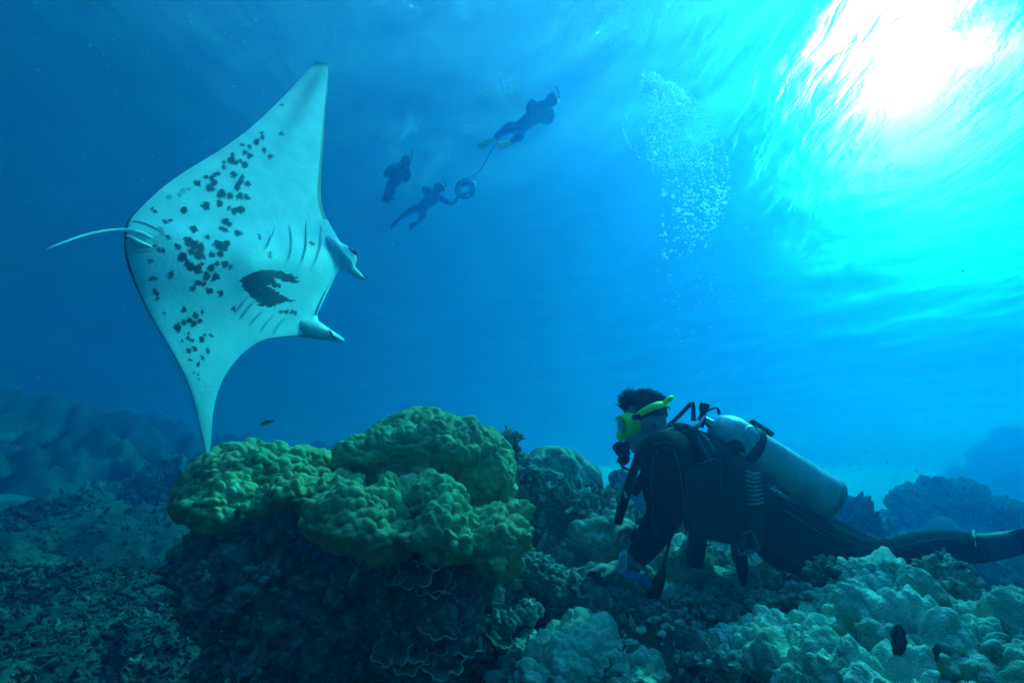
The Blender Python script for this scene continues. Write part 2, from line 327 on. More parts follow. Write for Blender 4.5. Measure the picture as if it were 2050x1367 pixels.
def growth(V, F, n, r0, r1, seed, up=.15, stub=.5, area=True, k_r=0):
    "small encrusting lumps and stubby branches seated on the camera side of a mesh -> V, F"
    rng = np.random.default_rng(seed); F = np.concatenate([np.asarray(f)[:, :4] for f in (F if isinstance(F, list) else [F]) if np.asarray(f).shape[1] == 4]); q = F[rng.integers(0, len(F), n * 6)]
    nr = np.cross(V[q[:, 2]] - V[q[:, 0]], V[q[:, 3]] - V[q[:, 1]]); a = np.linalg.norm(nr, axis=1) + 1e-12; nr /= a[:, None]; c = V[q].mean(1); to = np.array(CAM) - c; to /= np.linalg.norm(to, axis=1)[:, None]
    ok = ((nr * to).sum(1) > -.1) & ((rng.uniform(0, np.quantile(a, .9), len(a)) < a) | (not area)); c, nr = c[ok][:n], nr[ok][:n]; m = len(c); v, f0 = cube_sphere(4)
    r = r0 * (r1 / r0) ** rng.uniform(0, 1, m) ** 1.6 * (1 if not k_r else np.linalg.norm(c[:, :2], axis=1) / k_r); ax = nr + np.array([0, 0, up * 4]) * rng.uniform(0, 1, (m, 1)); ax /= np.linalg.norm(ax, axis=1)[:, None]
    ln = np.where(rng.uniform(0, 1, m) < stub, rng.uniform(.8, 2.4, m), rng.uniform(.3, .7, m)); sc = np.where(ln > .8, .55, 1.0)
    lump = 1 + .28 * vnoise(np.repeat(np.arange(m)[:, None] * 7.7, len(v), 0).reshape(-1, 1) + np.tile(v, (m, 1)) * 1.7).reshape(m, -1, 1); z = np.einsum('vk,mk->mv', v, ax)
    W_ = v[None] * lump * (r * sc)[:, None, None]; W_ = W_ + ax[:, None] * (z * (r * (ln - sc))[:, None])[..., None] + (c + ax * (r * ln * .35)[:, None])[:, None]
    return W_.reshape(-1, 3), (f0[None] + (np.arange(m) * len(v))[:, None, None]).reshape(-1, 4)
def bommie_main():
    b = empty('coral_bommie', P(720, 1330, 2.2), 'large green and tan lobed coral head in the centre with dark undercut base', 'coral')
    L = [ # px, py, d, w, h, depth, roll
        (835, 985, 2.62, 345, 300, .38, 4, 116), (930, 1015, 2.46, 170, 310, .26, 16, 96), (770, 925, 2.42, 240, 140, .24, -8, 96), (900, 915, 2.52, 170, 140, .26, 16, 78), (955, 965, 2.5, 110, 190, .22, 26, 64),
        (505, 990, 2.45, 260, 200, .31, -18, 104), (590, 945, 2.60, 180, 110, .26, -14, 74), (455, 1028, 2.18, 150, 130, .18, 18, 82), (395, 1018, 2.42, 80, 105, .17, -10, 56),
        (577, 1010, 2.08, 130, 98, .14, -18, 74), (668, 985, 2.16, 125, 85, .14, 6, 68), (722, 1070, 1.92, 215, 175, .18, 10, 108), (655, 1024, 2.0, 95, 65, .11, -14, 58),
        (785, 1015, 2.08, 105, 100, .14, 12, 64), (862, 1028, 2.04, 155, 130, .16, 10, 80), (886, 1092, 1.86, 175, 135, .16, 14, 98), (982, 1118, 1.90, 120, 165, .16, 34, 90), (960, 1070, 2.0, 95, 125, .14, 24, 66),
        (1018, 1055, 2.25, 80, 95, .15, 28, 56), (1000, 985, 2.42, 70, 120, .16, 30, 54)]
    for k, (px, py, d, w, h, dep, roll, n) in enumerate(L):
        V, F = lobe(px, py, d, w, h, dep, roll, n, seed=k, big=.036 if w > 180 else .026, bs=.14 if w > 180 else .09, under=.55, fb=.045, kn=.024, ks=.037)
        mk('coral_lobe', V, F, CORAL, b)
    # dark undercut rock below the lobes
    Vs = []
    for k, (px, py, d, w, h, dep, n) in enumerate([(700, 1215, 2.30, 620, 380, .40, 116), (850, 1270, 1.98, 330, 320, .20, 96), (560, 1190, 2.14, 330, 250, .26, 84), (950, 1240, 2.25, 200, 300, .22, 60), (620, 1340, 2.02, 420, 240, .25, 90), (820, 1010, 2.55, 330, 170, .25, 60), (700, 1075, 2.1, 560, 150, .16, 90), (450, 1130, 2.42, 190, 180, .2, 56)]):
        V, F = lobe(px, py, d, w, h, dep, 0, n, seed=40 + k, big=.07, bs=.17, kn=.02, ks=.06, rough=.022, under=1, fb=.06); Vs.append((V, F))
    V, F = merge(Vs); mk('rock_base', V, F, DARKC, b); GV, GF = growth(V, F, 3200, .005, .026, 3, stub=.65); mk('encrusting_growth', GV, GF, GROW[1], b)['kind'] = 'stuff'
    # thin ruffled plates growing out of the undercut
    PL = mat('plate_coral', [(.08, .09, .05), (.13, .13, .07), (.20, .19, .10)], 16, .8, .003, 120, attr='rim', acol=(.62, .66, .62))
    for k, (px, py, d, r, tilt, yaw, a0, a1) in enumerate([(855, 1165, 1.84, .085, 38, 5, -150, 60), (838, 1150, 1.80, .075, 50, -25, -190, 0), (875, 1180, 1.80, .055, 30, 20, -160, 70), (925, 1195, 1.82, .036, 46, 25, -200, 90), (905, 1208, 1.83, .04, 25, 0, -170, 20), (870, 1130, 1.85, .07, 20, -5, -170, 10), (805, 1145, 1.84, .06, 60, -40, -190, -20),
            (790, 1310, 1.74, .07, 35, -20, -200, 30), (845, 1290, 1.76, .085, 40, 10, -120, 140), (880, 1262, 1.78, .08, 25, 15, -170, 40), (1000, 1280, 1.78, .045, 40, 30, -210, 20), (820, 1330, 1.7, .06, 30, 0, -180, 40), (935, 1305, 1.76, .06, 15, 10, -180, 10), (890, 1340, 1.7, .08, 20, -10, -180, 10), (860, 930, 2.30, .075, 55, 30, -120, 120), (880, 965, 2.28, .06, 40, 10, -180, 20)]):
        nr, na = 14, 60; rr = np.linspace(.02, 1, nr); th = np.radians(np.linspace(a0, a1, na)); rng = np.random.default_rng(k)
        edge = 1 + .10 * np.sin(th * 3 + rng.uniform(0, 6)) + .09 * np.sin(th * 7 + rng.uniform(0, 6)) + .04 * np.sin(th * 13 + rng.uniform(0, 6))
        RRr, TH = np.meshgrid(rr, th, indexing='ij'); x = r * RRr * edge[None] * np.cos(TH); y = r * RRr * edge[None] * np.sin(TH); z = r * (.35 * RRr ** 2 + .10 * RRr ** 3 * np.sin(TH * 5 + k) + .05 * RRr ** 3 * np.sin(TH * 11))
        p = np.stack([x, y, z], -1).reshape(-1, 3); rim = np.clip((RRr.ravel() - .93) / .05, 0, 1)
        q = p.copy(); q[:, 2] -= .010 - .005 * RRr.ravel()
        t, yw = R(tilt), R(yaw); Mx = Matrix.Rotation(yw, 3, 'Z') @ Matrix.Rotation(t, 3, 'X')
        V = np.concatenate([p, q]) @ np.array(Mx).T + np.array(P(px, py, d)); g = grid_faces(nr, na); top = g[:, ::-1]; off = nr * na
        i = np.arange((nr - 1) * na, nr * na - 1); side = np.stack([i, i + 1, i + 1 + off, i + off], 1)
        o = mk('plate_coral', V, [top, g + off, side], PL, b, attrs={'rim': np.concatenate([rim, rim])}); o['label'] = 'thin brown plate with pale ruffled rim'
    SP = mat('blue_sponge', [(.05, .10, .22), (.10, .18, .34), (.18, .27, .42)], 12, .7, .006, 70)
    for px, py, w, h, s in ((655, 1112, 60, 60, 3), (630, 1095, 50, 40, 5)):
        V, F = lobe(px, py, 1.98, w, h, .06, 10, 24, s, .02, .05, .006, .02, .004, 1, .02); o = mk('sponge', V, F, SP, b); o['label'] = 'dull blue sponge under the lobes'
bommie_main()
def finger_cluster(name, px, py, d, rad, nf, fl, fr, mt, label, seed=0, ball=True, cat='coral', parent=None, spread=.9):
    "small branching coral: many short blunt fingers fanning out of one foot"
    rng = np.random.default_rng(seed); c = np.array(P(px, py, d)); parts = []
    v, F = cube_sphere(3)
    for k in range(nf):
        ph = rng.uniform(0, 6.283); ct = 1 - rng.uniform(0, 1) * spread; st = math.sqrt(max(0, 1 - ct * ct)); dr = np.array([st * math.cos(ph), st * math.sin(ph), ct])
        base = c + dr * rad * .35 + rng.normal(0, rad * .06, 3); tip = c + dr * rad * rng.uniform(.8, 1.1); r = fr * rng.uniform(.75, 1.25)
        t = (tip - base) / np.linalg.norm(tip - base); z = (v @ t)
        V = base + (z[:, None] + 1) / 2 * (tip - base) + (v - z[:, None] * t) * r * (1 + .25 * z[:, None]) + v * (r * .35) * (np.abs(z[:, None]) > .5)
        parts.append((V, F))
    parts.append((c + v * rad * .55, F))
    V, F = merge(parts); o = mk(name, V, F, mt, parent)
    return tag(o, label, cat) if parent is None else o
def coral_thing(name, spec, mt, label, group=None, grow=None, **kw):
    b = []
    for k, s in enumerate(spec): b.append(lobe(*s[:6], s[6] if len(s) > 6 else 0, s[7] if len(s) > 7 else 56, seed=(hash(label) % 50) * 0 + len(label) + k * 3, **kw))
    V, F = merge(b)
    if not grow: return tag(mk(name, V, F, mt), label, 'coral', group)
    r = empty(name, Vector((float(V[:, 0].mean()), float(V[:, 1].mean()), float(V[:, 2].min()))), label, 'coral', group); mk('rock', V, F, mt, r)
    GV, GF = growth(V, F, *grow[:3], len(label)); mk('encrusting_growth', GV, GF, GROW[grow[3]], r)['kind'] = 'stuff'; return r
def reef_right():
    RK = dict(big=.06, bs=.14, kn=.018, ks=.05, rough=.02, under=1, fb=.05)
    # reef slope behind the big coral head
    coral_thing('coral_dome', [(1120, 970, 3.35, 185, 130, .34, 22, 90), (1060, 965, 3.3, 90, 90, .25, 0, 50)], CORAL2, 'smooth dark green coral dome at the top of the middle reef slope', big=.04, bs=.15, kn=.012, ks=.042)
    coral_thing('reef_rock', [(1090, 1065, 3.05, 260, 240, .42, 12, 104), (1185, 1060, 2.98, 170, 150, .3, 24, 80), (1040, 1010, 3.0, 120, 170, .26, 12, 70), (1110, 1150, 2.8, 260, 130, .3, 5, 80)], BLUEC, 'rough teal reef rock sloping down between the coral head and diver', grow=(1100, .008, .04, 0), **RK)
    coral_thing('reef_rock', [(1000, 940, 2.75, 60, 140, .16, 20, 60), (1025, 1000, 2.8, 70, 150, .15, 14, 60)], BLUEC, 'ragged rock edge rising behind the big lobed coral head', grow=(260, .006, .03, 0), **RK)
    coral_thing('coral_lobe_cluster', [(1190, 1090, 2.75, 120, 130, .2, 10, 74), (1235, 1075, 2.72, 60, 110, .14, 18, 44), (1130, 1060, 2.85, 90, 80, .15, 0, 50)], CORAL2, 'knobbly teal coral just behind the pale wrist of the diver', big=.03, bs=.1, kn=.014, ks=.032, under=.9, fb=.03)
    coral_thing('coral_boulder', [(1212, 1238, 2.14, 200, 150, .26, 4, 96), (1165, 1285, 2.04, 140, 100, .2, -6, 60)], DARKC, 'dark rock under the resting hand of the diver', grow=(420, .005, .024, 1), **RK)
    coral_thing('coral_boulder', [(1150, 1345, 1.75, 260, 140, .25, -4, 90), (1060, 1370, 1.72, 130, 110, .16, 0, 50)], CORAL2, 'brownish lumpy coral at the bottom edge beside the sand', big=.05, bs=.09, kn=.016, ks=.05, rough=.01, under=1, fb=.04)
    coral_thing('coral_boulder', [(1290, 1340, 1.72, 160, 110, .18, 6, 72), (1255, 1370, 1.6, 130, 90, .14, 0, 50)], CORAL2, 'reddish brown rounded coral at the bottom edge', big=.04, bs=.08, kn=.014, ks=.045, rough=.01, under=1, fb=.04)
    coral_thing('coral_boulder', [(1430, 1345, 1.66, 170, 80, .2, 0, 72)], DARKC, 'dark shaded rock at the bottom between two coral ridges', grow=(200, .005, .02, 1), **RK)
    coral_thing('coral_mound', [(1375, 1150, 2.45, 110, 130, .2, 0, 70), (1420, 1195, 2.35, 130, 90, .18, 10, 60), (1350, 1215, 2.2, 90, 90, .12, -6, 50)], CORAL3, 'lit knobbly coral below the chest of the diver', grow=(200, .005, .02, 0), big=.04, bs=.09, kn=.016, ks=.034, rough=.008, under=1, fb=.04)
    coral_thing('coral_mound', [(1470, 1210, 2.3, 160, 85, .22, 0, 80), (1490, 1240, 2.15, 140, 80, .18, 8, 60)], CORAL3, 'bright granular coral mound below the weight buckle', grow=(320, .005, .02, 0), big=.03, bs=.08, kn=.013, ks=.028, rough=.006, under=1, fb=.04)
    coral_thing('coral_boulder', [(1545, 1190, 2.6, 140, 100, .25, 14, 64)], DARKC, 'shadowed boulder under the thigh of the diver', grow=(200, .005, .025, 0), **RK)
    RD = dict(big=.055, bs=.10, kn=.020, ks=.030, rough=.006, under=.95, fb=.045)
    coral_thing('coral_mound', [(1770, 1200, 1.62, 155, 165, .22, 12, 100), (1722, 1232, 1.6, 95, 110, .18, -14, 56)], CORAL3, 'bright ridged coral mound directly below the leg of the diver', **RD)
    coral_thing('coral_mound', [(1872, 1212, 1.70, 105, 145, .20, 14, 72)], DARKC, 'dark pitted coral mound beside the bright ridged one', grow=(200, .004, .016, 1), **RK)
    coral_thing('coral_ridge', [(1800, 1285, 1.32, 170, 130, .18, 10, 96), (1880, 1305, 1.30, 115, 140, .16, 16, 64)], CORAL3, 'rounded pale coral ridge with an open dark clam hole', **RD)
    coral_thing('coral_ridge', [(1560, 1302, 1.62, 215, 85, .2, -10, 96), (1640, 1292, 1.62, 140, 85, .18, -6, 64)], CORAL3, 'long low pale ridge of knobbly coral lit along its crest', **RD)
    coral_thing('coral_ridge', [(1690, 1362, 1.30, 300, 120, .2, -10, 110), (1620, 1375, 1.28, 200, 120, .18, -6, 64)], CORAL2, 'shaded bumpy coral ridge crossing the bottom edge', **RD)
    coral_thing('coral_ridge', [(1790, 1385, 1.1, 190, 110, .14, 0, 80)], CORAL3, 'pale coral crest cut off by the bottom edge', **RD)
    coral_thing('coral_mound', [(1965, 1305, 1.38, 150, 170, .22, 8, 96), (2045, 1310, 1.4, 90, 170, .2, 10, 64)], CORAL3, 'tall pale coral mound at the right edge', **RD)
    coral_thing('coral_mound', [(1985, 1370, 1.15, 260, 130, .2, 6, 100), (1900, 1375, 1.16, 120, 90, .14, 0, 50)], CORAL2, 'brown textured coral in the bottom right corner', **RD)
    coral_thing('coral_mound', [(1965, 1225, 1.85, 120, 55, .16, 0, 64), (2030, 1235, 1.8, 70, 80, .14, 0, 40)], CORAL2, 'small flat topped coral mound below the swim fin', **RD)
    CL = mat('clam_mantle', [(.008, .012, .02), (.02, .03, .04), (.06, .08, .08)], 30, .6, .004, 90)
    for k, (px, py, d, w, h, roll) in enumerate([(1797, 1283, 1.145, 20, 32, 14), (1866, 1312, 1.135, 12, 28, 40), (1632, 1300, 1.42, 18, 28, 10), (472, 1032, 2.01, 10, 17, 24)]):
        n = 40; th = np.linspace(0, 2 * math.pi, n, endpoint=False); parts = []
        for sgn in (-1, 1):
            a = np.linspace(0, 1, 40); half = w / 1025 * d; L_ = h / 1025 * d
            y = (a - .5) * 2 * L_; wv = .07 * half * np.sin(a * 26); x = sgn * half * np.sqrt(np.clip(1 - (2 * a - 1) ** 2, 0, 1)) * .55 + wv
            pts = np.stack([x, np.full(40, -.004), y], 1) ; rr = .2 * half * np.sin(np.clip(a, .03, .97) * math.pi) ** .5
            V, F = tube(pts, list(rr), 60, 8); parts.append((V, F))
        v, F = cube_sphere(8); parts.append((v * np.array([half * .5, .010, L_ * .95]), [F]))
        V, F = merge(parts); a = R(roll); M = np.array([[math.cos(a), 0, math.sin(a)], [0, 1, 0], [-math.sin(a), 0, math.cos(a)]])
        tag(mk('clam', V @ M.T + np.array(P(px, py, d)), F, CL), ['dark open clam set in the rounded pale ridge', 'narrow tilted clam right of the larger dark clam', 'dark clam between the long low ridge and the bottom ridge', 'tiny dark clam in the left lobe of the big coral head'][k], 'clam')
    FC = mat('finger_coral', [(.05, .06, .045), (.10, .11, .08), (.2, .2, .15)], 20, .85, .004, 120)
    finger_cluster('finger_coral', 1663, 1165, 1.78, .085, 46, .06, .011, FC, 'dark clump of blunt finger coral against the leg of the diver', 1, spread=.6)
    PCm = mat('bead_coral', [(.14, .16, .13), (.28, .30, .25), (.46, .48, .42)], 24, .85, .003, 120)
    for k, (px, py, d, r, nf, lab) in enumerate([(1075, 1165, 2.3, .12, 150, 'beaded branching coral beside the right foot of the big coral head'), (1120, 1180, 2.35, .10, 120, 'beaded branching coral left of the resting hand'), (1060, 1235, 1.95, .06, 70, 'small dark beaded coral beside the pale sand'), (1010, 1255, 1.85, .06, 70, 'knobbly coral sprig under the right tip of the big coral head'),
            (1440, 1140, 2.75, .12, 130, 'beaded coral clump behind the hanging strap'), (1330, 1195, 2.3, .07, 80, 'beaded coral clump left of the hanging gauge'), (1400, 1235, 2.05, .09, 110, 'beaded coral clump in front of the hanging gauge'), (1530, 1225, 2.0, .08, 100, 'beaded coral tuft left of the bright ridged mound'), (1605, 1210, 1.95, .08, 90, 'beaded coral tuft under the dark finger coral'), (1360, 1280, 1.85, .09, 110, 'beaded coral tuft right of the hand rock'), (1040, 1130, 2.5, .10, 110, 'beaded coral in the gap right of the coral lobes'), (1150, 1100, 2.65, .08, 90, 'beaded coral on the slope above the hand'), (1090, 1060, 2.8, .09, 90, 'beaded coral halfway up the middle reef slope')]):
        finger_cluster('branching_coral', px, py, d, r, nf, .05, .0115 if d > 1.9 else .008, PCm, lab, 20 + k, spread=.95)
reef_right()
def far_reef():
    FK = dict(big=.22, bs=.5, kn=.09, ks=.2, rough=.05, under=1, fb=.2)
    def blk(name, spec, label, mt=BLUEC, k=1): coral_thing(name, spec, mt, label, **{a: (b * k if a in ('big', 'bs', 'kn', 'ks', 'rough', 'fb') else b) for a, b in FK.items()})
    blk('reef_outcrop', [(1912, 1088, 8.8, 180, 225, 1.2, 4, 90), (1990, 1110, 9.0, 180, 150, 1.2, 20, 60), (1850, 1095, 8.7, 110, 130, .8, -14, 60)], 'peaked hazy reef outcrop at the right beyond the swim fin', k=1.3, mt=DARKC)
    blk('reef_outcrop', [(1660, 1085, 6.4, 150, 150, .8, 22, 80), (1730, 1112, 6.3, 110, 70, .6, 14, 60)], 'small reef outcrop showing below the end of the tank')
    blk('reef_outcrop', [(2110, 1000, 33, 260, 300, 4.0, -14, 90), (2040, 1035, 33, 220, 200, 4.0, -20, 70), (1990, 1065, 33, 160, 110, 3.0, -10, 50)], 'faint blue reef rise far off at the right edge', k=4.5)
    blk('reef_outcrop', [(1280, 1050, 4.8, 150, 120, .6, 6, 70), (1340, 1060, 5, 130, 90, .6, 0, 50)], 'bluish reef rocks seen past the hanging hose')
    blk('reef_outcrop', [(350, 1020, 9.6, 240, 180, 1.5, -12, 90), (250, 1055, 9.2, 230, 120, 1.2, -10, 70), (430, 1025, 9.4, 180, 180, 1.2, 10, 60)], 'dim blue coral outcrop left of the big coral head', k=1.3)
    blk('reef_outcrop', [(2000, 1195, 4.2, 160, 90, .6, 0, 50)], 'hazy low rock below the swim fin')
far_reef()
def rubble():
    "loose coral rubble covering the slope on the left"
    rng = np.random.default_rng(11); n = 34000
    a = np.radians(rng.uniform(-50, -6, n)); r = np.exp(rng.uniform(math.log(1.9), math.log(12), n)); x = r * np.sin(a); y = r * np.cos(a)
    s0 = np.hypot((x + 7.7) / 1.7, (y - 8.8) / 1.2) > 1; keep = s0; x, y, r = x[keep], y[keep], r[keep]; n = len(x)
    z = ground(x, y); q = np.stack([x, y, z], 1)
    z = z + .16 * fbm(q, .8, 3, 1) + .10 * (knobs(q, .42, 2) - .5) + .05 * (knobs(q, .17, 3) - .5)
    ln = np.clip(.024 * np.exp(rng.normal(0, .5, n)), .008, .06) * (.6 + r / 8); rad = ln * rng.uniform(.24, .46, n)
    az = rng.uniform(0, 6.283, n); el = np.radians(rng.uniform(-10, 65, n)); d = np.stack([np.cos(el) * np.cos(az), np.cos(el) * np.sin(az), np.sin(el)], 1)
    e = np.cross(d, [0.1, .2, 1]); e /= np.linalg.norm(e, axis=1)[:, None]; f = np.cross(d, e)
    c = np.stack([x, y, z], 1); th = np.array([0, 1.2566, 2.513, 3.77, 5.027]); rings = []
    for t, k, bend in ((-.4, .8, 0), (.1, 1., .12), (.55, .85, .0), (.75, .4, -.05)):
        ctr = c + d * (ln * t)[:, None] + e * (ln * bend)[:, None]
        rings.append(ctr[:, None] + (rad * k)[:, None, None] * (np.cos(th)[None, :, None] * e[:, None] + np.sin(th)[None, :, None] * f[:, None]))
    V = np.stack(rings, 1).reshape(n, 20, 3); F0 = []
    for rg in range(3):
        for s in range(5): F0.append([rg * 5 + s, rg * 5 + (s + 1) % 5, rg * 5 + 5 + (s + 1) % 5, rg * 5 + 5 + s])
    F = (np.array(F0)[None] + (np.arange(n) * 20)[:, None, None]).reshape(-1, 4)
    m = mat('coral_rubble', [(.010, .014, .012), (.026, .032, .028), (.06, .068, .058), (.14, .15, .13)], 6, .9)
    tag(mk('coral_rubble', V.reshape(-1, 3), F, m), 'loose broken coral rubble covering the slope at the left', 'rubble', kind='stuff')
rubble()
def seabed_growth():
    p, F = NEARF[0]; c = p[F].mean(1); r = np.hypot(c[:, 0], c[:, 1]); az = np.degrees(np.arctan2(c[:, 0], c[:, 1]))
    k = (r > 1.2) & (r < 5) & (az > -12) & (az < 52) & (np.hypot((c[:, 0] - .05) / .16, (c[:, 1] - 2.0) / .22) > 1.1)
    V, G = growth(p, F[k], 6500, .005, .022, 12, stub=.4, area=False, k_r=2.4); tag(mk('reef_growth', V, G, GROW[0]), 'small coral knobs and stubs covering the reef floor around the diver', 'reef growth', kind='stuff')
    k = (r > 1.6) & (r < 12) & (az < -8) & (az > -52) & (np.hypot((c[:, 0] + 7.7) / 1.7, (c[:, 1] - 8.8) / 1.2) > 1); V, G = growth(p, F[k], 6500, .006, .022, 13, up=.05, stub=.25, area=False, k_r=4); tag(mk('reef_growth', V, G, mat('growth_dim', [(.012, .018, .015), (.035, .045, .038), (.08, .09, .08), (.2, .21, .18)], 4, .9, .004, 140, 8)), 'small dark coral lumps among the rubble on the left slope', 'reef growth', kind='stuff')
seabed_growth()
# ------------------------------------------------------------------ manta ray
def build_manta():
    # spanwise stations from the upper wing tip to the lower: trailing edge, leading edge (photo pixels), belly bulge
    tr = [(632,124),(600,158),(560,200),(500,256),(440,300),(380,336),(330,370),(290,405),(262,434),(252,452),(250,476),(254,512),(266,552),(284,597),(306,640),(330,680),(354,722),(373,760),(387,800),(397,840),(406,876),(412,903),(415,922)]
    le = [(656,126),(657,152),(652,205),(649,255),(646,305),(643,350),(642,388),(648,422),(660,450),(672,472),(683,500),(677,538),(660,566),(643,598),(630,634),(606,668),(545,676),(505,692),(472,722),(443,766),(427,822),(422,885),(416,923)]
    NV, NU = 560, 300
    T = spline(np.array(tr), NV); Le = spline(np.array(le), NV)
    t = np.linspace(0, 1, NV)
    u = (1 - np.cos(np.linspace(0, math.pi, NU))) / 2
    U, Tm = np.meshgrid(u, t); px = T[:, None, 0] * (1 - U) + Le[:, None, 0] * U; py = T[:, None, 1] * (1 - U) + Le[:, None, 1] * U
    # the belly plane: head end farther off than the tail, so that it faces the light
    nrm = Vector((.88, -.46, .12)).normalized(); c0 = P(470, 500, 3.75)
    def plane_d(px, py):
        k = (px - 1025) / 1025, (683.5 - py) / 1025
        den = nrm.x * (RT.x * k[0] + UP.x * k[1] + FW.x) + nrm.y * (RT.y * k[0] + UP.y * k[1] + FW.y) + nrm.z * (RT.z * k[0] + UP.z * k[1] + FW.z)
        return (c0 - CAM).dot(nrm) / den
    def P3(px, py, d):
        x = (px - 1025) / 1025 * d; y = (683.5 - py) / 1025 * d
        return np.stack([CAM[i] + RT[i] * x + UP[i] * y + FW[i] * d for i in range(3)], -1)
    def bend(py):     # wings sweep: upper one curls back, lower one towards the eye and back again at the tip
        s = (py - 500) / 400; return np.where(s < 0, .55 * np.abs(s) ** 2.2, -.05 * s + .10 * np.clip(s, 0, 2) ** 2)
    V0 = P3(px, py, plane_d(px, py) + bend(py))
    # thickness: fat body in the middle, thin wings, rounded rim
    s = (Tm - .50) / .5; core = np.exp(-(s / .20) ** 2); chord = np.linalg.norm(V0[:, -1] - V0[:, 0], axis=1)[:, None]
    rim = np.sqrt(np.clip(4 * U * (1 - U), 0, 1)); head = np.clip((U - .75) / .25, 0, 1)
    bul = core * (.20 * np.clip(np.sin(math.pi * U ** .8), 0, 1) ** .8 + .04 * head) + .03 * rim * (1 - .6 * np.abs(s)) * np.clip(chord / .4, .15, 1)
    front = V0 + np.array(nrm) * (bul * .46)[..., None]; q = V0.reshape(-1, 3)
    front = front + np.array(nrm) * (.016 * core * fbm(q, .40, 2, 4).reshape(NV, NU) * rim)[..., None]
    # shallow furrow each side of the mid line near the tail, pelvic fold
    back = V0 - np.array(nrm) * (bul * 1.0 + .004)[..., None]
    Vt = np.concatenate([front.reshape(-1, 3), back.reshape(-1, 3)]); n = NV * NU
    g = grid_faces(NV, NU); I = np.arange(n).reshape(NV, NU)
    e = np.concatenate([I[0, :], I[1:, -1], I[-1, -2::-1], I[-2:0:-1, 0]]); e2 = np.roll(e, -1)
    side = np.stack([e, e2, e2 + n, e + n], 1)
    # pigment of the belly in design pixels
    X = px.ravel(); Y = py.ravel(); jit = np.stack([X, Y, np.zeros_like(X)], 1)
    jx = X + 2.6 * fbm(jit, 6.1, 2, 1) + 1.1 * fbm(jit, 2.3, 2, 7); jy = Y + 2.6 * fbm(jit, 6.1, 2, 2) + 1.1 * fbm(jit, 2.3, 2, 8); spot = np.zeros(n); grey = np.zeros(n)
    z1 = [(1398,360,8),(1280,522,10),(1288,545,11),(1395,523,11),(1254,568,16),(1175,586,10),(1215,592,12),(1297,613,12),(1190,628,12),(1213,647,14),(1330,645,14),(1117,638,12),(1110,668,20),(1135,684,14),(1165,680,12),(1072,682,10),(1072,707,13),(1185,698,18),(1020,748,13),(1040,743,13),(1125,750,17),(973,762,13),(1005,775,18),(1015,795,18),(1170,768,12),(1158,795,18),(1148,822,17),(1203,803,16),(918,796,14),(932,803,13),(990,822,18),(1008,832,14),(1055,858,24),(1103,872,18),(1158,870,19),(1200,876,16),(966,926,21),(1046,910,19),(846,950,17),(1095,941,12),(1124,955,17),(1160,948,22),(672,938,9),(688,956,11),(733,1015,12),(761,1012,14),(880,1067,20),(1070,1015,20),(1085,1032,18),(1040,1060,16),(1056,1072,14),(1118,1088,20),(1241,1110,8),(946,1113,14),(730,1115,14),(775,1168,14),(1545,1140,11),(1670,1168,13),(1690,1166,11),(1285,1205,9)]
    z2 = [(735,225,22),(760,240,24),(790,250,18),(880,245,24),(922,235,16),(905,260,14),(705,300,20),(745,275,16),(782,290,24),(800,300,14),(840,290,15),(885,290,16),(728,330,14),(745,350,20),(780,360,20),(800,335,10),(845,355,16),(870,335,11),(905,340,14),(935,350,10),(825,390,16),(868,395,17),(662,382,14),(565,312,10),(577,392,8),(592,397,9),(768,447,12),(780,422,11),(797,424,11),(820,425,12),(842,455,12),(854,461,12),(906,470,13),(595,455,11),(612,465,10),(615,490,9),(740,545,12),(796,570,13),(828,556,10),(818,594,12),(770,594,12),(790,610,15),(745,605,12),(712,620,16),(718,638,11),(652,556,6),(770,657,8),(768,680,11),(783,690,11),(740,692,7),(845,662,8),(877,665,9),(832,685,13),(798,726,12),(768,738,12),(865,737,11),(838,772,11),(780,786,7),(818,803,9),(795,845,4),(815,853,5),(825,875,5),(1093,190,8),(1093,202,8),(1130,283,9),(1130,296,9),(980,540,11),(1215,551,9),(1240,550,10),(1268,552,11),(1285,556,8),(1355,222,10),(585,238,9),(600,262,11),(620,266,9)]
    for zx, zy, r in [(60 + a / 2.77, 80 + b / 2.77, r / 2.77) for a, b, r in z1] + [(60 + a / 2.44, 400 + b / 2.44, r / 2.44) for a, b, r in z2]:
        spot = np.maximum(spot, np.clip((r * 1.12 - np.hypot(jx - zx, jy - zy)) / 3.0 + .5, 0, 1))
    poly = [(990,415),(1030,380),(1075,362),(1140,358),(1200,365),(1250,375),(1300,410),(1255,420),(1205,405),(1165,395),(1180,412),(1218,438),(1180,440),(1135,425),(1190,465),(1280,500),(1220,508),(1180,530),(1110,525),(1070,490),(1020,450)]
    pp = np.array([(60 + a / 2.44, 400 + b / 2.44) for a, b in poly]); inside = np.zeros(n, bool); j = len(pp) - 1
    sj = jit * np.array([.22, 1, 1]); kx = X + 7 * fbm(sj, 2.6, 3, 5); ky = Y + 1.6 * fbm(jit, 5, 3, 6)
    for i in range(len(pp)):
        xi, yi = pp[i]; xj, yj = pp[j]; inside ^= ((yi > ky) != (yj > ky)) & (kx < (xj - xi) * (ky - yi) / (yj - yi + 1e-9) + xi); j = i
    spot = np.maximum(spot, inside)
    for a, b, r in [(845,840,16),(825,862,13),(768,875,16),(875,830,10),(695,1068,20),(705,1090,16)]:
        grey = np.maximum(grey, .55 * np.clip((r / 2.77 - np.hypot(jx - 60 - a / 2.77, jy - 80 - b / 2.77)) / 3 + .5, 0, 1))
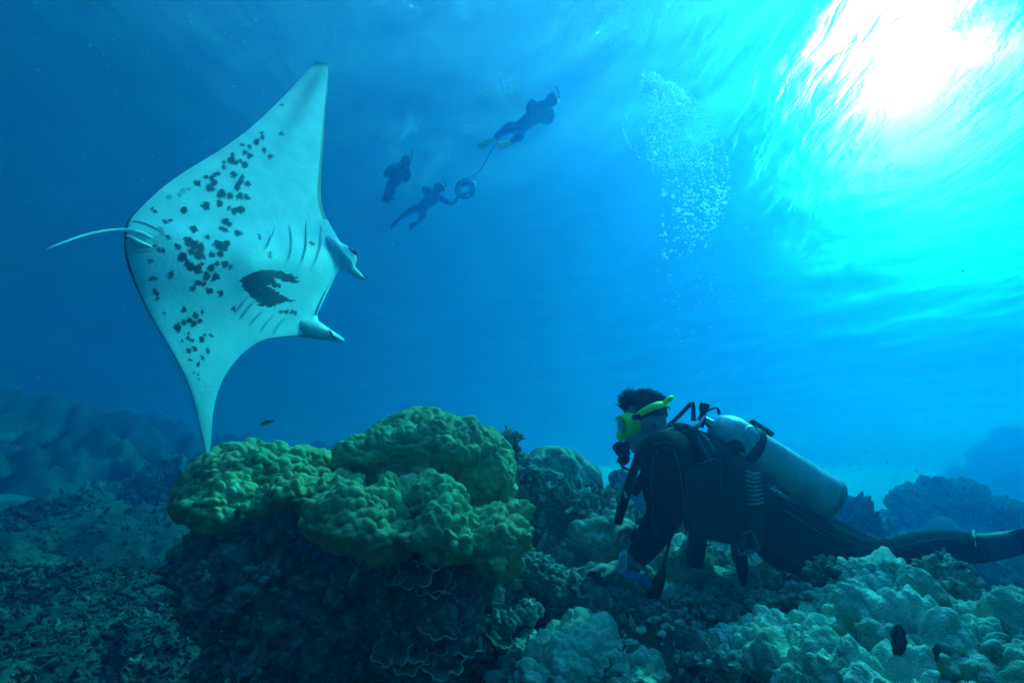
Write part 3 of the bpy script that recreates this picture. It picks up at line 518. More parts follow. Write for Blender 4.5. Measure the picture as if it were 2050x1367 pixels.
    # smoky band towards the upper wing tip, along the trailing side
    grey = np.maximum(grey, .72 * np.exp(-((X - (640 - (Y - 140) * .53)) / 19) ** 2) * np.clip((345 - Y) / 170, 0, 1)); grey = np.maximum(grey, .8 * np.clip((195 - Y) / 75, 0, 1))
    edge = np.clip(1 - np.minimum(U.ravel() / np.where(Y < 480, .010, .002), np.where(Y < 440, (1 - U.ravel()) / .03, 9)), 0, 1); spot = np.maximum(spot, np.clip(edge * 2, 0, 1) * .95)
    spot = np.maximum(spot, np.clip((137 - Y) / 8, 0, 1))
    spot2 = np.concatenate([spot, np.ones(n)]); grey2 = np.concatenate([grey, np.zeros(n)])
    m, nt, out = new_mat('manta_skin'); N = nt.nodes.new; L = nt.links.new
    b = N('ShaderNodeBsdfPrincipled'); L(b.outputs[0], out.inputs[0]); b.inputs['Roughness'].default_value = .5; b.inputs['Specular IOR Level'].default_value = .2
    tc = N('ShaderNodeTexCoord'); nz = N('ShaderNodeTexNoise'); nz.inputs['Scale'].default_value = 6; nz.inputs['Detail'].default_value = 6; L(tc.outputs['Object'], nz.inputs['Vector'])
    rp = N('ShaderNodeValToRGB'); rp.color_ramp.elements[0].position = .3; rp.color_ramp.elements[0].color = (.58, .68, .72, 1); rp.color_ramp.elements[1].position = .7; rp.color_ramp.elements[1].color = (.76, .85, .88, 1); L(nz.outputs['Fac'], rp.inputs[0])
    col = rp.outputs[0]
    for name, c in (('grey', (.10, .12, .13)), ('spot', (.012, .014, .02))):
        at = N('ShaderNodeAttribute'); at.attribute_name = name; mx = N('ShaderNodeMix'); mx.data_type = 'RGBA'; L(at.outputs['Fac'], mx.inputs['Factor']); L(col, mx.inputs['A']); mx.inputs['B'].default_value = (*c, 1); col = mx.outputs['Result']
    L(col, b.inputs['Base Color'])
    nb = N('ShaderNodeTexNoise'); nb.inputs['Scale'].default_value = 40; L(tc.outputs['Object'], nb.inputs['Vector']); bp = N('ShaderNodeBump'); bp.inputs['Distance'].default_value = .003; L(nb.outputs['Fac'], bp.inputs['Height']); L(bp.outputs[0], b.inputs['Normal'])
    root = empty('manta_ray', c0, 'large white bellied manta ray with black spots swimming on its side', 'manta ray')
    mk('body', Vt, [g[:, ::-1], g + n, side], m, root, attrs={'spot': spot2, 'grey': grey2})
    skin = mat('manta_fin', [(.58, .68, .72), (.70, .79, .82)], 5, .5, .002, 40); dark = mat('manta_dark', [(.010, .012, .016), (.02, .022, .028)], 9, .5)
    def D(px, py, off=0): return plane_d(px, py) + float(bend(np.array(py))) - off
    def W(px, py, off=0): return P(px, py, D(px, py, off))
    # head: eye bulge, rolled tapering head fins and lip melted into one skin
    ax = np.array(W(718, 540)) - np.array(W(668, 488)); ax /= np.linalg.norm(ax); n3 = np.array(nrm); ay = np.cross(n3, ax)
    up = [tube([W(*p) for p in pts], rad, 40, 20, flat=.8) for pts, rad in (([(630,505,-.10),(660,516,-.04),(686,528,.01),(706,541,.03),(722,554,.03),(732,563,.02)], [.07,.085,.066,.046,.032,.010]),)]
    up.append(ell(np.array(W(688, 513)) + n3 * .02, ax * .130, ay * .090, n3 * .085)); up.append(ell(W(668, 502, -.02), ax * .16, ay * .11, n3 * .10)); up.append(ell(np.array(W(684, 522)) + n3 * .02, ax * .12, ay * .075, n3 * .08))
    lo = [tube([W(*p) for p in pts], rad, 40, 20, flat=.8) for pts, rad in (([(575,648,-.10),(605,654,-.05),(632,660,.0),(656,669,.03),(676,677,.03),(690,681,.02)], [.075,.095,.085,.060,.040,.012]),)]
    lo.append(tube([W(600, 660, -.05), W(622, 645, -.02), W(632, 628, -.03)], [.06, .055, .02], 16, 14))
    for nm, parts, lab in (('head_fin', up, 'upper head fin with the eye bulge'), ('head_fin', lo, 'lower rolled head fin')):
        V, F = fuse(parts, .010, 26); o = mk(nm, V, F, skin, root); o['label'] = lab
        for pts, rad in ((([(718,547,.055),(725,556,.052),(732,562,.03)], [.003,.010,.003]),) if nm == 'head_fin' and parts is up else (([(660,660,.10),(668,674,.10),(688,681,.04)], [.003,.009,.003]),)): V, F = tube([W(*p) for p in pts], rad, 20, 8); mk('dark_fold', V, F, dark, o)
    v, F = cube_sphere(16); ec = np.array(W(694, 512)) + n3 * .098; mk('eye', ec + v * .026, F, mat('eye', [(.004, .004, .006), (.01, .01, .012)], 20, .15, spec=.6), root)
    V, Fq = ell(np.array(W(689, 509)) + n3 * .094, ax * .045, ay * .028, n3 * .016, 10); mk('dark_patch', V, Fq, mat('eye_shadow', [(.06, .07, .08), (.12, .13, .14)], 20, .6), root)
    V, Fq = tube([W(676, 530, .0), W(664, 560, .012), W(650, 588, .015), W(638, 614, .015), W(630, 640, .01)], [.008, .015, .016, .015, .008], 40, 12, flat=.9); mk('lip', V, Fq, skin, root)
    # gill slits: five each side, thin creased flaps
    gs = [((1140,150),(1105,265)),((1172,140),(1085,270)),((1253,125),(1210,345)),((1340,110),(1275,355)),((1417,125),(1340,355)), ((1045,480),(985,565)),((1078,500),(1012,590)),((1128,545),(1058,622)),((1185,562),(1113,652)),((1240,575),(1178,660))]
    gm = mat('gill_shadow', [(.26, .29, .29), (.38, .40, .40)], 30, .8); flat_c = front
    from mathutils.kdtree import KDTree
    sub = front[::4, ::4].reshape(-1, 3); spx = np.stack([px[::4, ::4].ravel(), py[::4, ::4].ravel()], 1)
    def S(x, y, off): # point on the belly skin at a design pixel
        k = np.argmin(((spx - (x, y)) ** 2).sum(1)); w_ = P(x, y, D(x, y)); return np.array(w_) + n3 * ((sub[k] - np.array(w_)) @ n3 + off)
    for k, (a, bq) in enumerate(gs):
        a = (60 + a[0] / 2.44, 400 + a[1] / 2.44); bq = (60 + bq[0] / 2.44, 400 + bq[1] / 2.44); dx, dy = bq[0] - a[0], bq[1] - a[1]
        pts = [(a[0] + dx * f + 5 * math.sin(f * 3.14) * (1 if k < 5 else -.6), a[1] + dy * f) for f in (0, .25, .5, .75, 1)]
        w_ = .002 if k in (0, 1) else .0034
        V, Fq = tube([S(x, y, .001) for x, y in pts], [.001, w_, w_ * 1.1, w_, .001], 30, 8, flat=.5); o = mk('gill_slit', V, Fq, gm, root)
        V, Fq = tube([S(x + 3.2, y + .6, .000) for x, y in pts], [.001, .006, .007, .006, .001], 30, 10, flat=.5); mk('gill_flap', V, Fq, skin, o)
    # tail and pelvic fins
    V, Fq = tube([W(262, 462, .02), W(240, 460, .02), W(205, 463, .03), W(165, 472, .05), W(125, 486, .08), (W(94, 498, .10))], [.016, .009, .007, .006, .0045, .0015], 50, 10); mk('tail', V, Fq, skin, root)
    for pts, rad in (([(250,462,.02),(272,463,.04),(298,474,.045),(320,492,.04)], [.008,.017,.016,.005]), ([(252,472,.03),(272,482,.05),(298,492,.045),(318,500,.03)], [.008,.020,.016,.005])):
        V, Fq = tube([W(*p) for p in pts], rad, 30, 14, flat=.6); mk('pelvic_fin', V, Fq, skin, root)
    for pts in ([(258, 444), (275, 446), (295, 456), (312, 470)], [(256, 508), (280, 508), (305, 506)]):
        V, Fq = tube([S(x, y, .001) for x, y in pts], [.002] + [.005] * (len(pts) - 2) + [.001], 24, 8, flat=.5); mk('skin_fold', V, Fq, gm, root)
build_manta()
# ------------------------------------------------------------------ people
def vec(a, b): return np.array(b, float) - np.array(a, float)
WET = mat('wetsuit', [(.002, .0022, .003), (.004, .0045, .006), (.007, .008, .009)], 10, .8, .016, 13, spec=.03)
RUB = mat('black_rubber', [(.005, .005, .007), (.011, .012, .014)], 20, .55, .001, 90, spec=.09)
SKIN = mat('skin', [(.34, .24, .19), (.44, .33, .27)], 12, .6, .002, 120, spec=.35)
def build_diver():
    root = empty('person', P(1480, 1120, 2.3), 'scuba diver in black wetsuit and neon yellow mask crouching over the reef', 'diver')
    hc = np.array(P(1291, 848, 2.32)); fx = np.array((-1., 0, -.12)); fx /= np.linalg.norm(fx); fy = np.array((0, 1., 0)); fz = np.cross(fy, fx) * -1; fz = fz / np.linalg.norm(fz)
    if fz[2] < 0: fz = -fz
    H = lambda x, y, z: hc + fx * x + fy * y + fz * z          # head space: x forward, y away from the camera, z up
    B = []
    B.append(ell(H(-.005, 0, .02), fx * .095, fy * .075, fz * .105)); B.append(ell(H(.038, 0, -.055), fx * .055, fy * .058, fz * .07)); B.append(ell(H(.055, 0, -.105), fx * .032, fy * .035, fz * .025))
    B.append(ell(H(.090, 0, -.03), fx * .022, fy * .016, fz * .028)); B.append(ell(H(.078, 0, .03), fx * .02, fy * .05, fz * .02))
    for s in (-1, 1): B.append(ell(H(-.018, s * .077, -.008), fx * .020, fy * .010, fz * .032, 10)); B.append(ell(H(-.012, s * .081, -.022), fx * .010, fy * .010, fz * .012, 8))
    B.append(tube([H(-.01, 0, -.06), P(1322, 880, 2.33), P(1350, 905, 2.34)], [.058, .062, .085], 20, 16))
    B.append(tube([P(1330, 880, 2.34), P(1362, 912, 2.35), P(1410, 955, 2.36), P(1465, 1005, 2.36), P(1515, 1040, 2.37), P(1560, 1062, 2.38)], [.07, .115, .140, .135, .135, .10], 40, 24, flat=1.35))
    # near arm, folded down on the rock; far arm reaching forward
    B.append(tube([P(1362, 900, 2.27), P(1336, 908, 2.17), P(1326, 960, 2.11), P(1332, 1020, 2.09), P(1312, 1062, 2.09), P(1286, 1102, 2.09), P(1262, 1132, 2.09)], [.075, .096, .090, .074, .066, .052, .034], 44, 20))
    B.append(tube([P(1365, 905, 2.45), P(1340, 925, 2.53), P(1330, 1000, 2.56), P(1318, 1045, 2.52), P(1290, 1066, 2.46), P(1262, 1066, 2.42)], [.07, .085, .07, .055, .045, .028], 40, 18))
    # legs
    B.append(tube([P(1525, 1052, 2.32), P(1570, 1072, 2.27), P(1650, 1100, 2.27), P(1735, 1118, 2.30), P(1790, 1112, 2.33), P(1850, 1098, 2.37), P(1905, 1095, 2.40), P(1950, 1096, 2.42)], [.11, .145, .125, .092, .074, .078, .076, .068], 50, 22))
    B.append(tube([P(1525, 1035, 2.44), P(1575, 1045, 2.49), P(1655, 1078, 2.52), P(1740, 1108, 2.56), P(1800, 1110, 2.60), P(1870, 1104, 2.64), P(1950, 1100, 2.70)], [.11, .135, .115, .085, .068, .062, .045], 46, 20))
    for s, d in ((0, 2.40), (1, 2.70)): B.append(tube([P(1935, 1097, d + .01), P(1990, 1092, d + .04), P(2040, 1084, d + .06)], [.055, .045, .035], 16, 14, flat=.9))
    hands = []
    def hand(w, knu, tips, spread, thumb, r=.0095):
        w, knu, tips, spread = [np.array(q, float) for q in (w, knu, tips, spread)]
        B.append(tube([w, (w + knu) / 2, knu], [.026, .030, .026], 16, 14, flat=1.25)); up = np.array((0, 0, .016))
        for k, (f, ln) in enumerate(((-1.0, .92), (-.34, 1.02), (.34, .97), (1.0, .78))):
            a = knu + spread * f; t = knu + (tips - knu) * ln + spread * f * 1.5
            B.append(tube([w * .35 + a * .65, a, a * .6 + t * .4 + up, a * .25 + t * .75 + up * .5, t], [r * 1.1, r * 1.15, r * 1.05, r * .95, r * .7], 24, 10))
        a = w * .7 + knu * .3 - spread * 1.1; t = np.array(thumb, float); B.append(tube([w * .6 + knu * .4, a * .5 + t * .5 + up * .5, t], [r * 1.4, r * 1.2, r * .8], 18, 10)); hands.append(((w + knu * 2) / 3, .105))
    hand(P(1258, 1136, 2.09), P(1222, 1136, 2.08), P(1174, 1152, 2.07), (0, .030, .002), P(1200, 1160, 2.00))
    hand(P(1262, 1066, 2.42), P(1244, 1056, 2.40), P(1224, 1088, 2.38), (0, .028, .006), P(1240, 1090, 2.33))
    V, F = fuse(B, .0075, 7)
    q = [f for f in F]; cen = np.concatenate([V[f].mean(1) for f in q])
    neck = np.array(P(1338, 893, 2.33)); dep = (cen - np.array(CAM)) @ np.array(FW); isk = (np.linalg.norm(cen - hc, axis=1) < .150) & (dep > 2.232) & (np.linalg.norm(cen - neck, axis=1) > .095)
    for c, r in hands: isk |= np.linalg.norm(cen - np.array(c), axis=1) < r
    isk &= ~((np.linalg.norm(cen - np.array(P(1285, 1104, 2.09)), axis=1) < .055))
    o = mk('body', V, F, [WET, SKIN], root); o.data.polygons.foreach_set('material_index', isk.astype(np.int32)); o['label'] = 'diver body in a black wetsuit with bare head and hands'
    def snap(pts, off=.001, n=24):
        q = spline(np.array([list(P(*p)) for p in pts]), n); out = []
        for w_ in q: k = np.argmin(((BV - w_) ** 2).sum(1)); t = BV[k]; dr = np.array(CAM) - t; out.append(t + dr / np.linalg.norm(dr) * off)
        out = np.array(out); out[1:-1] = (out[:-2] + out[1:-1] * 2 + out[2:]) / 4; return out
    SEAM = mat('suit_panel', [(.04, .05, .06), (.08, .09, .10)], 30, .7)
    BV = V
    for pts, r_ in (([(1350, 895, 2.06), (1366, 935, 2.03), (1373, 980, 2.03), (1372, 1025, 2.05)], .003), ([(1300, 900, 2.06), (1296, 950, 2.03), (1300, 1000, 2.03)], .002), ([(1300, 880, 2.1), (1330, 868, 2.07), (1356, 880, 2.06)], .0026), ([(1318, 1068, 2.02), (1296, 1040, 2.02), (1290, 1020, 2.02)], .002), ([(1575, 1010, 2.2), (1620, 1035, 2.15), (1680, 1075, 2.17), (1740, 1095, 2.2)], .0026), ([(1800, 1085, 2.25), (1870, 1072, 2.3), (1940, 1070, 2.34)], .0022), ([(1460, 1080, 2.15), (1540, 1110, 2.13), (1620, 1140, 2.14)], .0024)): mk('suit_seam', *tube(snap(pts, .0), r_, 40, 6), SEAM, root)
    # hair: short dark, floating up in tufts
    HM = mat('hair', [(.010, .009, .008), (.03, .026, .022)], 60, .7, .006, 120); rng = np.random.default_rng(5); parts = []
    v, Fc = cube_sphere(26); sh = H(-.012, 0, .045) + v[:, :1] * fx * .100 + v[:, 1:2] * fy * .082 + v[:, 2:3] * fz * .090
    keep = (v @ np.array([0, 0, 1.]) > -.35)
    sh = sh + (fz[None] * (np.clip(v[:, 2], 0, 1) ** 2 * .012)[:, None]) + v * (.003 * fbm(sh, .03, 3, 2))[:, None]; parts.append((sh, [Fc[keep[Fc].all(1) & ~((v[Fc, 0] > .62).any(1) & (v[Fc, 2] < .35).any(1))]]))
    for k in range(1100):
        a = rng.uniform(0, 6.283); rr = math.sqrt(rng.uniform(0, 1)) * .95; x, y = rr * math.cos(a), rr * math.sin(a); z = math.sqrt(max(0, 1 - x * x - y * y))
        b = H(-.012 + .098 * x, .080 * y, .045 + .088 * z); tall = .052 if x > .45 else .028; ln = tall * rng.uniform(.5, 1.3)
        dr = fz * .9 - fx * (.25 if x < .45 else -.1) + rng.normal(0, .25, 3) + fx * x * .3; tip = b + dr / np.linalg.norm(dr) * ln
        parts.append(tube([b - fz * .006, (b + tip) / 2 + rng.normal(0, .003, 3), tip], [.0026, .002, .0005], 6, 4))
    V, F = merge(parts); mk('hair', V, F, HM, root)
    # mask
    NEON = mat('neon_silicone', [(.50, .84, .03), (.62, .95, .05)], 10, .45, .001, 60, spec=.4); GLASS = mat('mask_lens', [(.10, .22, .30), (.16, .32, .42)], 4, .08, spec=.8)
    ms = empty('diving_mask', (0, 0, 0)); ms.parent = root
    ms.location = Vector(H(.1, 0, .0)) - root.location
    def ring(x, w_, h_, z0, m=44):
        th = np.linspace(0, 2 * math.pi, m, endpoint=False); c, s = np.cos(th), np.sin(th); e = .75
        y = np.sign(c) * np.abs(c) ** e * w_; z = np.sign(s) * np.abs(s) ** e * h_ + z0; xx = x - .022 * (np.abs(y) / .07) ** 2 - .010 * (z < 0) * 0
        return np.stack([H(a, b_, c_) for a, b_, c_ in zip(xx, y, z)])
    rings = [ring(.060, .070, .052, .000), ring(.082, .073, .057, -.002), ring(.104, .071, .055, -.004), ring(.118, .067, .050, -.006), ring(.121, .058, .042, -.006), ring(.110, .056, .040, -.006)]
    mk('skirt', np.concatenate(rings), grid_faces(len(rings), 44, True), NEON, ms)
    V, F = ell(H(.112, 0, -.006), fx * .006, fy * .060, fz * .046, 12); mk('lens', V, F, GLASS, ms)
    V, F = ell(H(.118, 0, -.040), fx * .022, fy * .020, fz * .026, 12); mk('nose_pocket', V, F, NEON, ms)
    rings = [ring(.1225, .0685, .0515, -.006), ring(.126, .066, .049, -.006), ring(.1225, .059, .043, -.006)]; mk('lens_frame', np.concatenate(rings), grid_faces(3, 44, True), mat('mask_frame', [(.30, .45, .01), (.4, .6, .02)], 9, .4), ms)
    for s in (-1, 1):
        pts = [H(.060, s * .080, .022), H(.02, s * .089, .040), H(-.04, s * .089, .058), H(-.095, s * .055, .068), H(-.122, 0, .066)]
        V, F = tube(pts, [.010, .015, .018, .016, .016], 30, 10, flat=.25); mk('strap', V, F, NEON, ms)
        V, F = slab(H(.055, s * .084, .020), fx * .018, fy * .008, fz * .011, .4); mk('strap_buckle', V, F, RUB, ms)
    V, F = tube([H(-.075, -.07, .062), H(-.115, -.062, .088), H(-.140, -.05, .098)], [.010, .013, .008], 14, 8, flat=.3); mk('strap_end', V, F, NEON, ms)
    # regulator and hoses
    rg = empty('regulator', (0, 0, 0)); rg.parent = root; rc = np.array(P(1246, 900, 2.32)); rg.location = Vector(rc) - root.location
    dn = np.array(P(1246, 900, 2.32)) - np.array(P(1270, 880, 2.32)); dn /= np.linalg.norm(dn)
    V, F = lathe([(-.02, .0), (-.02, .030), (-.008, .040), (.012, .043), (.026, .040), (.034, .030), (.037, .0)], rc - dn * .002, rc + dn); mk('second_stage', V, F, RUB, rg)
    V, F = tube([rc - dn * .015, P(1262, 885, 2.32), P(1272, 884, 2.32)], [.022, .020, .018], 14, 14); mk('mouthpiece', V, F, RUB, rg)
    V, F = slab(np.array(P(1248, 920, 2.32)), (.020, 0, -.010), (0, .045, 0), (.008, 0, .016), .4); mk('exhaust_tee', V, F, RUB, rg)
    hs = lambda name, pts, rad, n=50, seg=10, ridge=0: mk(name, *tube([P(*p) for p in pts], rad, n, seg, ridge), RUB, root)
    hs('breathing_hose', [(1241, 920, 2.28), (1247, 934, 2.25), (1262, 940, 2.22), (1286, 936, 2.20), (1310, 915, 2.25), (1335, 880, 2.4)], .0065)
    hs('inflator_hose', [(1352, 858, 2.26), (1318, 872, 2.20), (1294, 885, 2.16), (1282, 905, 2.13), (1268, 945, 2.10), (1255, 985, 2.09), (1246, 1015, 2.09)], [.014, .016, .017, .0185, .0185, .0185, .0175], 90, 14, ridge=1)
    hs('inflator_valve', [(1247, 1008, 2.09), (1241, 1030, 2.09), (1237, 1048, 2.09)], [.019, .0185, .016], 16, 14)
    mk('valve_label', *slab(np.array(P(1252, 990, 2.065)), (-.003, 0, .014), (0, .002, 0), (.005, 0, .001), .3), mat('pale_plastic', [(.30, .36, .42), (.4, .46, .5)], 9, .4), root)
    hs('strap_tab', [(1293, 938, 2.12), (1282, 962, 2.11), (1270, 990, 2.11)], [.012, .018, .016], 20, 10)
    hs('pressure_hose', [(1316, 866, 2.36), (1340, 850, 2.34), (1362, 830, 2.33), (1379, 812, 2.33), (1386, 808, 2.33), (1388, 822, 2.33), (1388, 842, 2.33)], [.009, .0095, .0095, .0095, .010, .010, .011], 60)
    hs('low_pressure_hose', [(1418, 822, 2.33), (1428, 817, 2.34), (1437, 818, 2.36), (1440, 828, 2.38)], [.004, .0045, .006, .008], 24)
    hs('collar_clip', [(1296, 992, 2.14), (1302, 1000, 2.13), (1308, 996, 2.12), (1304, 988, 2.12)], .004, 20, 8)
    # buoyancy vest
    VM = mat('vest_fabric', [(.006, .007, .010), (.012, .014, .017), (.022, .024, .027)], 16, .8, .010, 24)
    B = [tube([P(1358, 893, 2.36), P(1392, 928, 2.36), P(1440, 975, 2.36), P(1490, 1020, 2.36)], [.11, .148, .158, .135], 30, 24, flat=1.36)]
    B.append(tube([P(1332, 868, 2.30), P(1362, 862, 2.26), P(1395, 880, 2.22), P(1420, 920, 2.18)], [.030, .038, .04, .04], 24, 14)); B.append(tube([P(1338, 866, 2.46), P(1366, 862, 2.46), P(1400, 880, 2.46)], [.030, .036, .04], 20, 14))
    for k, (px, py, w_, h_, d) in enumerate(((1425, 1010, 105, 130, 2.16), (1480, 1050, 80, 80, 2.19))): B.append(slab(np.array(P(px, py, d)), (w_ / 2 / 1025 * d, 0, -.03), (0, .055, 0), (.02, 0, h_ / 2 / 1025 * d), .35))
    V, F = fuse(B, .008, 5); vest = mk('buoyancy_vest', V, F, VM, root)
    for pts, rad in (([(1388, 930, 2.135), (1440, 922, 2.135), (1442, 985, 2.10)], .004), ([(1372, 958, 2.13), (1378, 1020, 2.11), (1372, 1070, 2.12)], .004), ([(1395, 872, 2.185), (1410, 900, 2.16), (1425, 925, 2.14)], .006)): mk('piping', *tube([P(*p) for p in pts], rad, 30, 8), mat('grey_piping', [(.05, .055, .06), (.08, .085, .09)], 20, .7), vest)
    ST = mat('striped_elastic', [(.25, .28, .30), (.42, .45, .46)], 40, .8)
    for k in range(8):
        t = k / 7; V, F = tube([P(1492 + 3 * t, 942 + t * 66, 2.16), P(1508 + 6 * t, 948 + t * 60, 2.145), P(1520 + 10 * t, 946 + t * 58, 2.17)], [.003, .0052, .003], 14, 8); mk('elastic_fold', V, F, ST, vest)
    for k in range(6):
        t = k / 5; V, F = tube([P(1522 + 4 * t, 968 + t * 36, 2.17), P(1545 + 4 * t, 974 + t * 32, 2.17), P(1562 - 6 * t, 968 + t * 34, 2.2)], [.003, .0045, .003], 14, 8); mk('elastic_fold', V, F, VM, vest)
    # weight belt, buckle, hanging straps
    bk = np.array(P(1492, 1086, 2.12)); a_ = np.array((.045, 0, .012)); c_ = np.array((-.010, 0, .040)); GM = mat('grey_plastic', [(.07, .09, .10), (.12, .14, .15)], 20, .45)
    be = empty('belt_buckle', (0, 0, 0)); be.parent = root; be.location = Vector(bk) - root.location
    for sx, sy, hx, hy in ((-1, 0, .12, 1.0), (1, 0, .12, 1.0), (0, -1, 1.0, .14), (0, 1, 1.0, .14)): mk('frame_bar', *slab(bk + a_ * sx * .9 + c_ * sy * .9, a_ * hx, (0, .012 - .001 * abs(sy), 0), c_ * hy, .3), GM, be)
    mk('tongue', *slab(bk, a_ * .55, (0, .008, 0), c_ * .55, .3), RUB, be)
    for name, pts, rad, fl in (('hanging_strap', [(1398, 1070, 2.16), (1394, 1100, 2.15), (1391, 1136, 2.15)], [.040, .038, .036], .12), ('hanging_strap', [(1470, 1080, 2.14), (1480, 1112, 2.13), (1486, 1140, 2.13), (1488, 1172, 2.13)], [.02, .034, .026, .006], .3), ('hanging_hose', [(1352, 1040, 2.12), (1340, 1085, 2.10), (1332, 1120, 2.08), (1325, 1150, 2.06)], [.008, .007, .007, .010], 1), ('gauge_console', [(1328, 1140, 2.06), (1318, 1165, 2.05), (1308, 1188, 2.04), (1302, 1202, 2.03)], [.012, .024, .028, .012], .6)):
        V, F = tube([P(*p) for p in pts], rad, 30, 14, flat=fl); mk(name, V, F, RUB, root)
    mk('tag_strip', *tube([P(1345, 1066, 2.05), P(1350, 1060, 2.045), P(1357, 1056, 2.05)], [.002, .005, .002], 10, 6), mat('tag_yellow', [(.4, .42, .05), (.5, .5, .08)], 9, .6), root)
    mk('toggle', *ell(P(1311, 1004, 2.11), (.007, 0, 0), (0, .007, 0), (0, 0, .010), 8), mat('toggle_red', [(.35, .05, .04), (.45, .08, .06)], 9, .5), root)
    # wrist computer and watch
    wc = empty('wrist_computer', (0, 0, 0)); wp = np.array(P(1247, 1124, 2.04)); wc.parent = root; wc.location = Vector(wp) - root.location
    ux = np.array((.020, .010, .008)); uz = np.array((.006, .0, .040)); uy = np.array((-.004, -.012, .002)) ; CP = mat('computer_case', [(.40, .52, .62), (.5, .62, .70)], 9, .35)
    mk('case', *slab(wp, ux, uy, uz, .25), CP, wc); mk('screen', *slab(wp + uy * .95, ux * .66, uy * .15, uz * .62, .2), mat('screen', [(.10, .20, .26), (.16, .28, .34)], 30, .15), wc); mk('side_button', *slab(wp + ux * 1.02 + uz * .6, ux * .12, uy * .4, uz * .12, .4), RUB, wc)
    BL = mat('blue_strap', [(.06, .14, .34), (.10, .20, .44)], 9, .6)
    V, F = tube([wp - uz * 1.0 + ux * .2, P(1258, 1152, 2.02), P(1276, 1155, 2.02), P(1290, 1163, 2.02), P(1302, 1176, 2.02)], [.012, .016, .016, .018, .016], 34, 10, flat=.14); mk('strap', V, F, BL, wc)
    wcn = np.array(P(1266, 1127, 2.09)); fa = vec(P(1286, 1102, 2.09), P(1262, 1132, 2.09)); fa /= np.linalg.norm(fa); e1 = np.cross(fa, (0, 1, 0)); e1 /= np.linalg.norm(e1); e2 = np.cross(fa, e1)
    th = np.linspace(0, 2 * math.pi, 40, endpoint=False); rr = [(-.012, .040), (-.010, .043), (.010, .041), (.012, .038)]; V = np.concatenate([[wcn + fa * t_ + r_ * (e1 * math.cos(x) + e2 * math.sin(x)) for x in th] for t_, r_ in rr]); mk('strap_loop', V, grid_faces(4, 40, True), BL, wc)
    V, F = tube([P(1268, 1052, 2.42), P(1269, 1066, 2.385), P(1268, 1081, 2.42), P(1267, 1066, 2.455), P(1268, 1052, 2.42)], [.014] * 5, 40, 10, flat=.3); mk('watch_band', V, F, RUB, root)
    mk('camera_housing', *slab(np.array(P(1286, 1047, 2.50)), (.026, 0, .006), (0, .03, 0), (-.004, 0, .022), .35), RUB, root)
    # thigh seams
    for pts, rad, c in (([(1568, 1000, 2.29), (1600, 1022, 2.17), (1650, 1055, 2.18), (1700, 1085, 2.22)], .0022, (.05, .06, .07)), ([(1572, 1022, 2.145), (1620, 1053, 2.142), (1662, 1078, 2.16), (1676, 1090, 2.17), (1668, 1104, 2.155), (1658, 1112, 2.15)], .0026, (.16, .10, .11))): mk('suit_seam', *tube([P(*p) for p in pts], rad, 40, 6), mat('seam', [c, tuple(x * 1.3 for x in c)], 30, .7), root)
    # fins and ankle cuffs
    for d, lab in ((2.42, 'near swim fin'), (2.71, 'far swim fin')):
        f = empty('swim_fin', (0, 0, 0)); f.parent = root; f.location = P(1990, 1092, d + .04) - root.location; f['label'] = lab
        V, F = tube([P(1952, 1097, d), P(1985, 1094, d + .02), P(2030, 1086, d + .05), P(2070, 1078, d + .08)], [.068, .062, .056, .05], 24, 18, flat=.8); mk('foot_pocket', V, F, RUB, f)
        V, F = tube([P(2020, 1090, d + .05), P(2100, 1075, d + .10), P(2200, 1055, d + .18), P(2300, 1030, d + .26)], [.05, .03, .018, .008], 30, 16, flat=4.2); mk('blade', V, F, RUB, f)
        V, F = tube([P(1950, 1062, d), P(1951, 1096, d - .074), P(1952, 1130, d), P(1951, 1096, d + .074), P(1950, 1062, d)], [.008] * 5, 44, 8, flat=.5); mk('ankle_strap', V, F, mat('pale_strap', [(.22, .30, .28), (.34, .42, .38)], 30, .6), f)
build_diver()
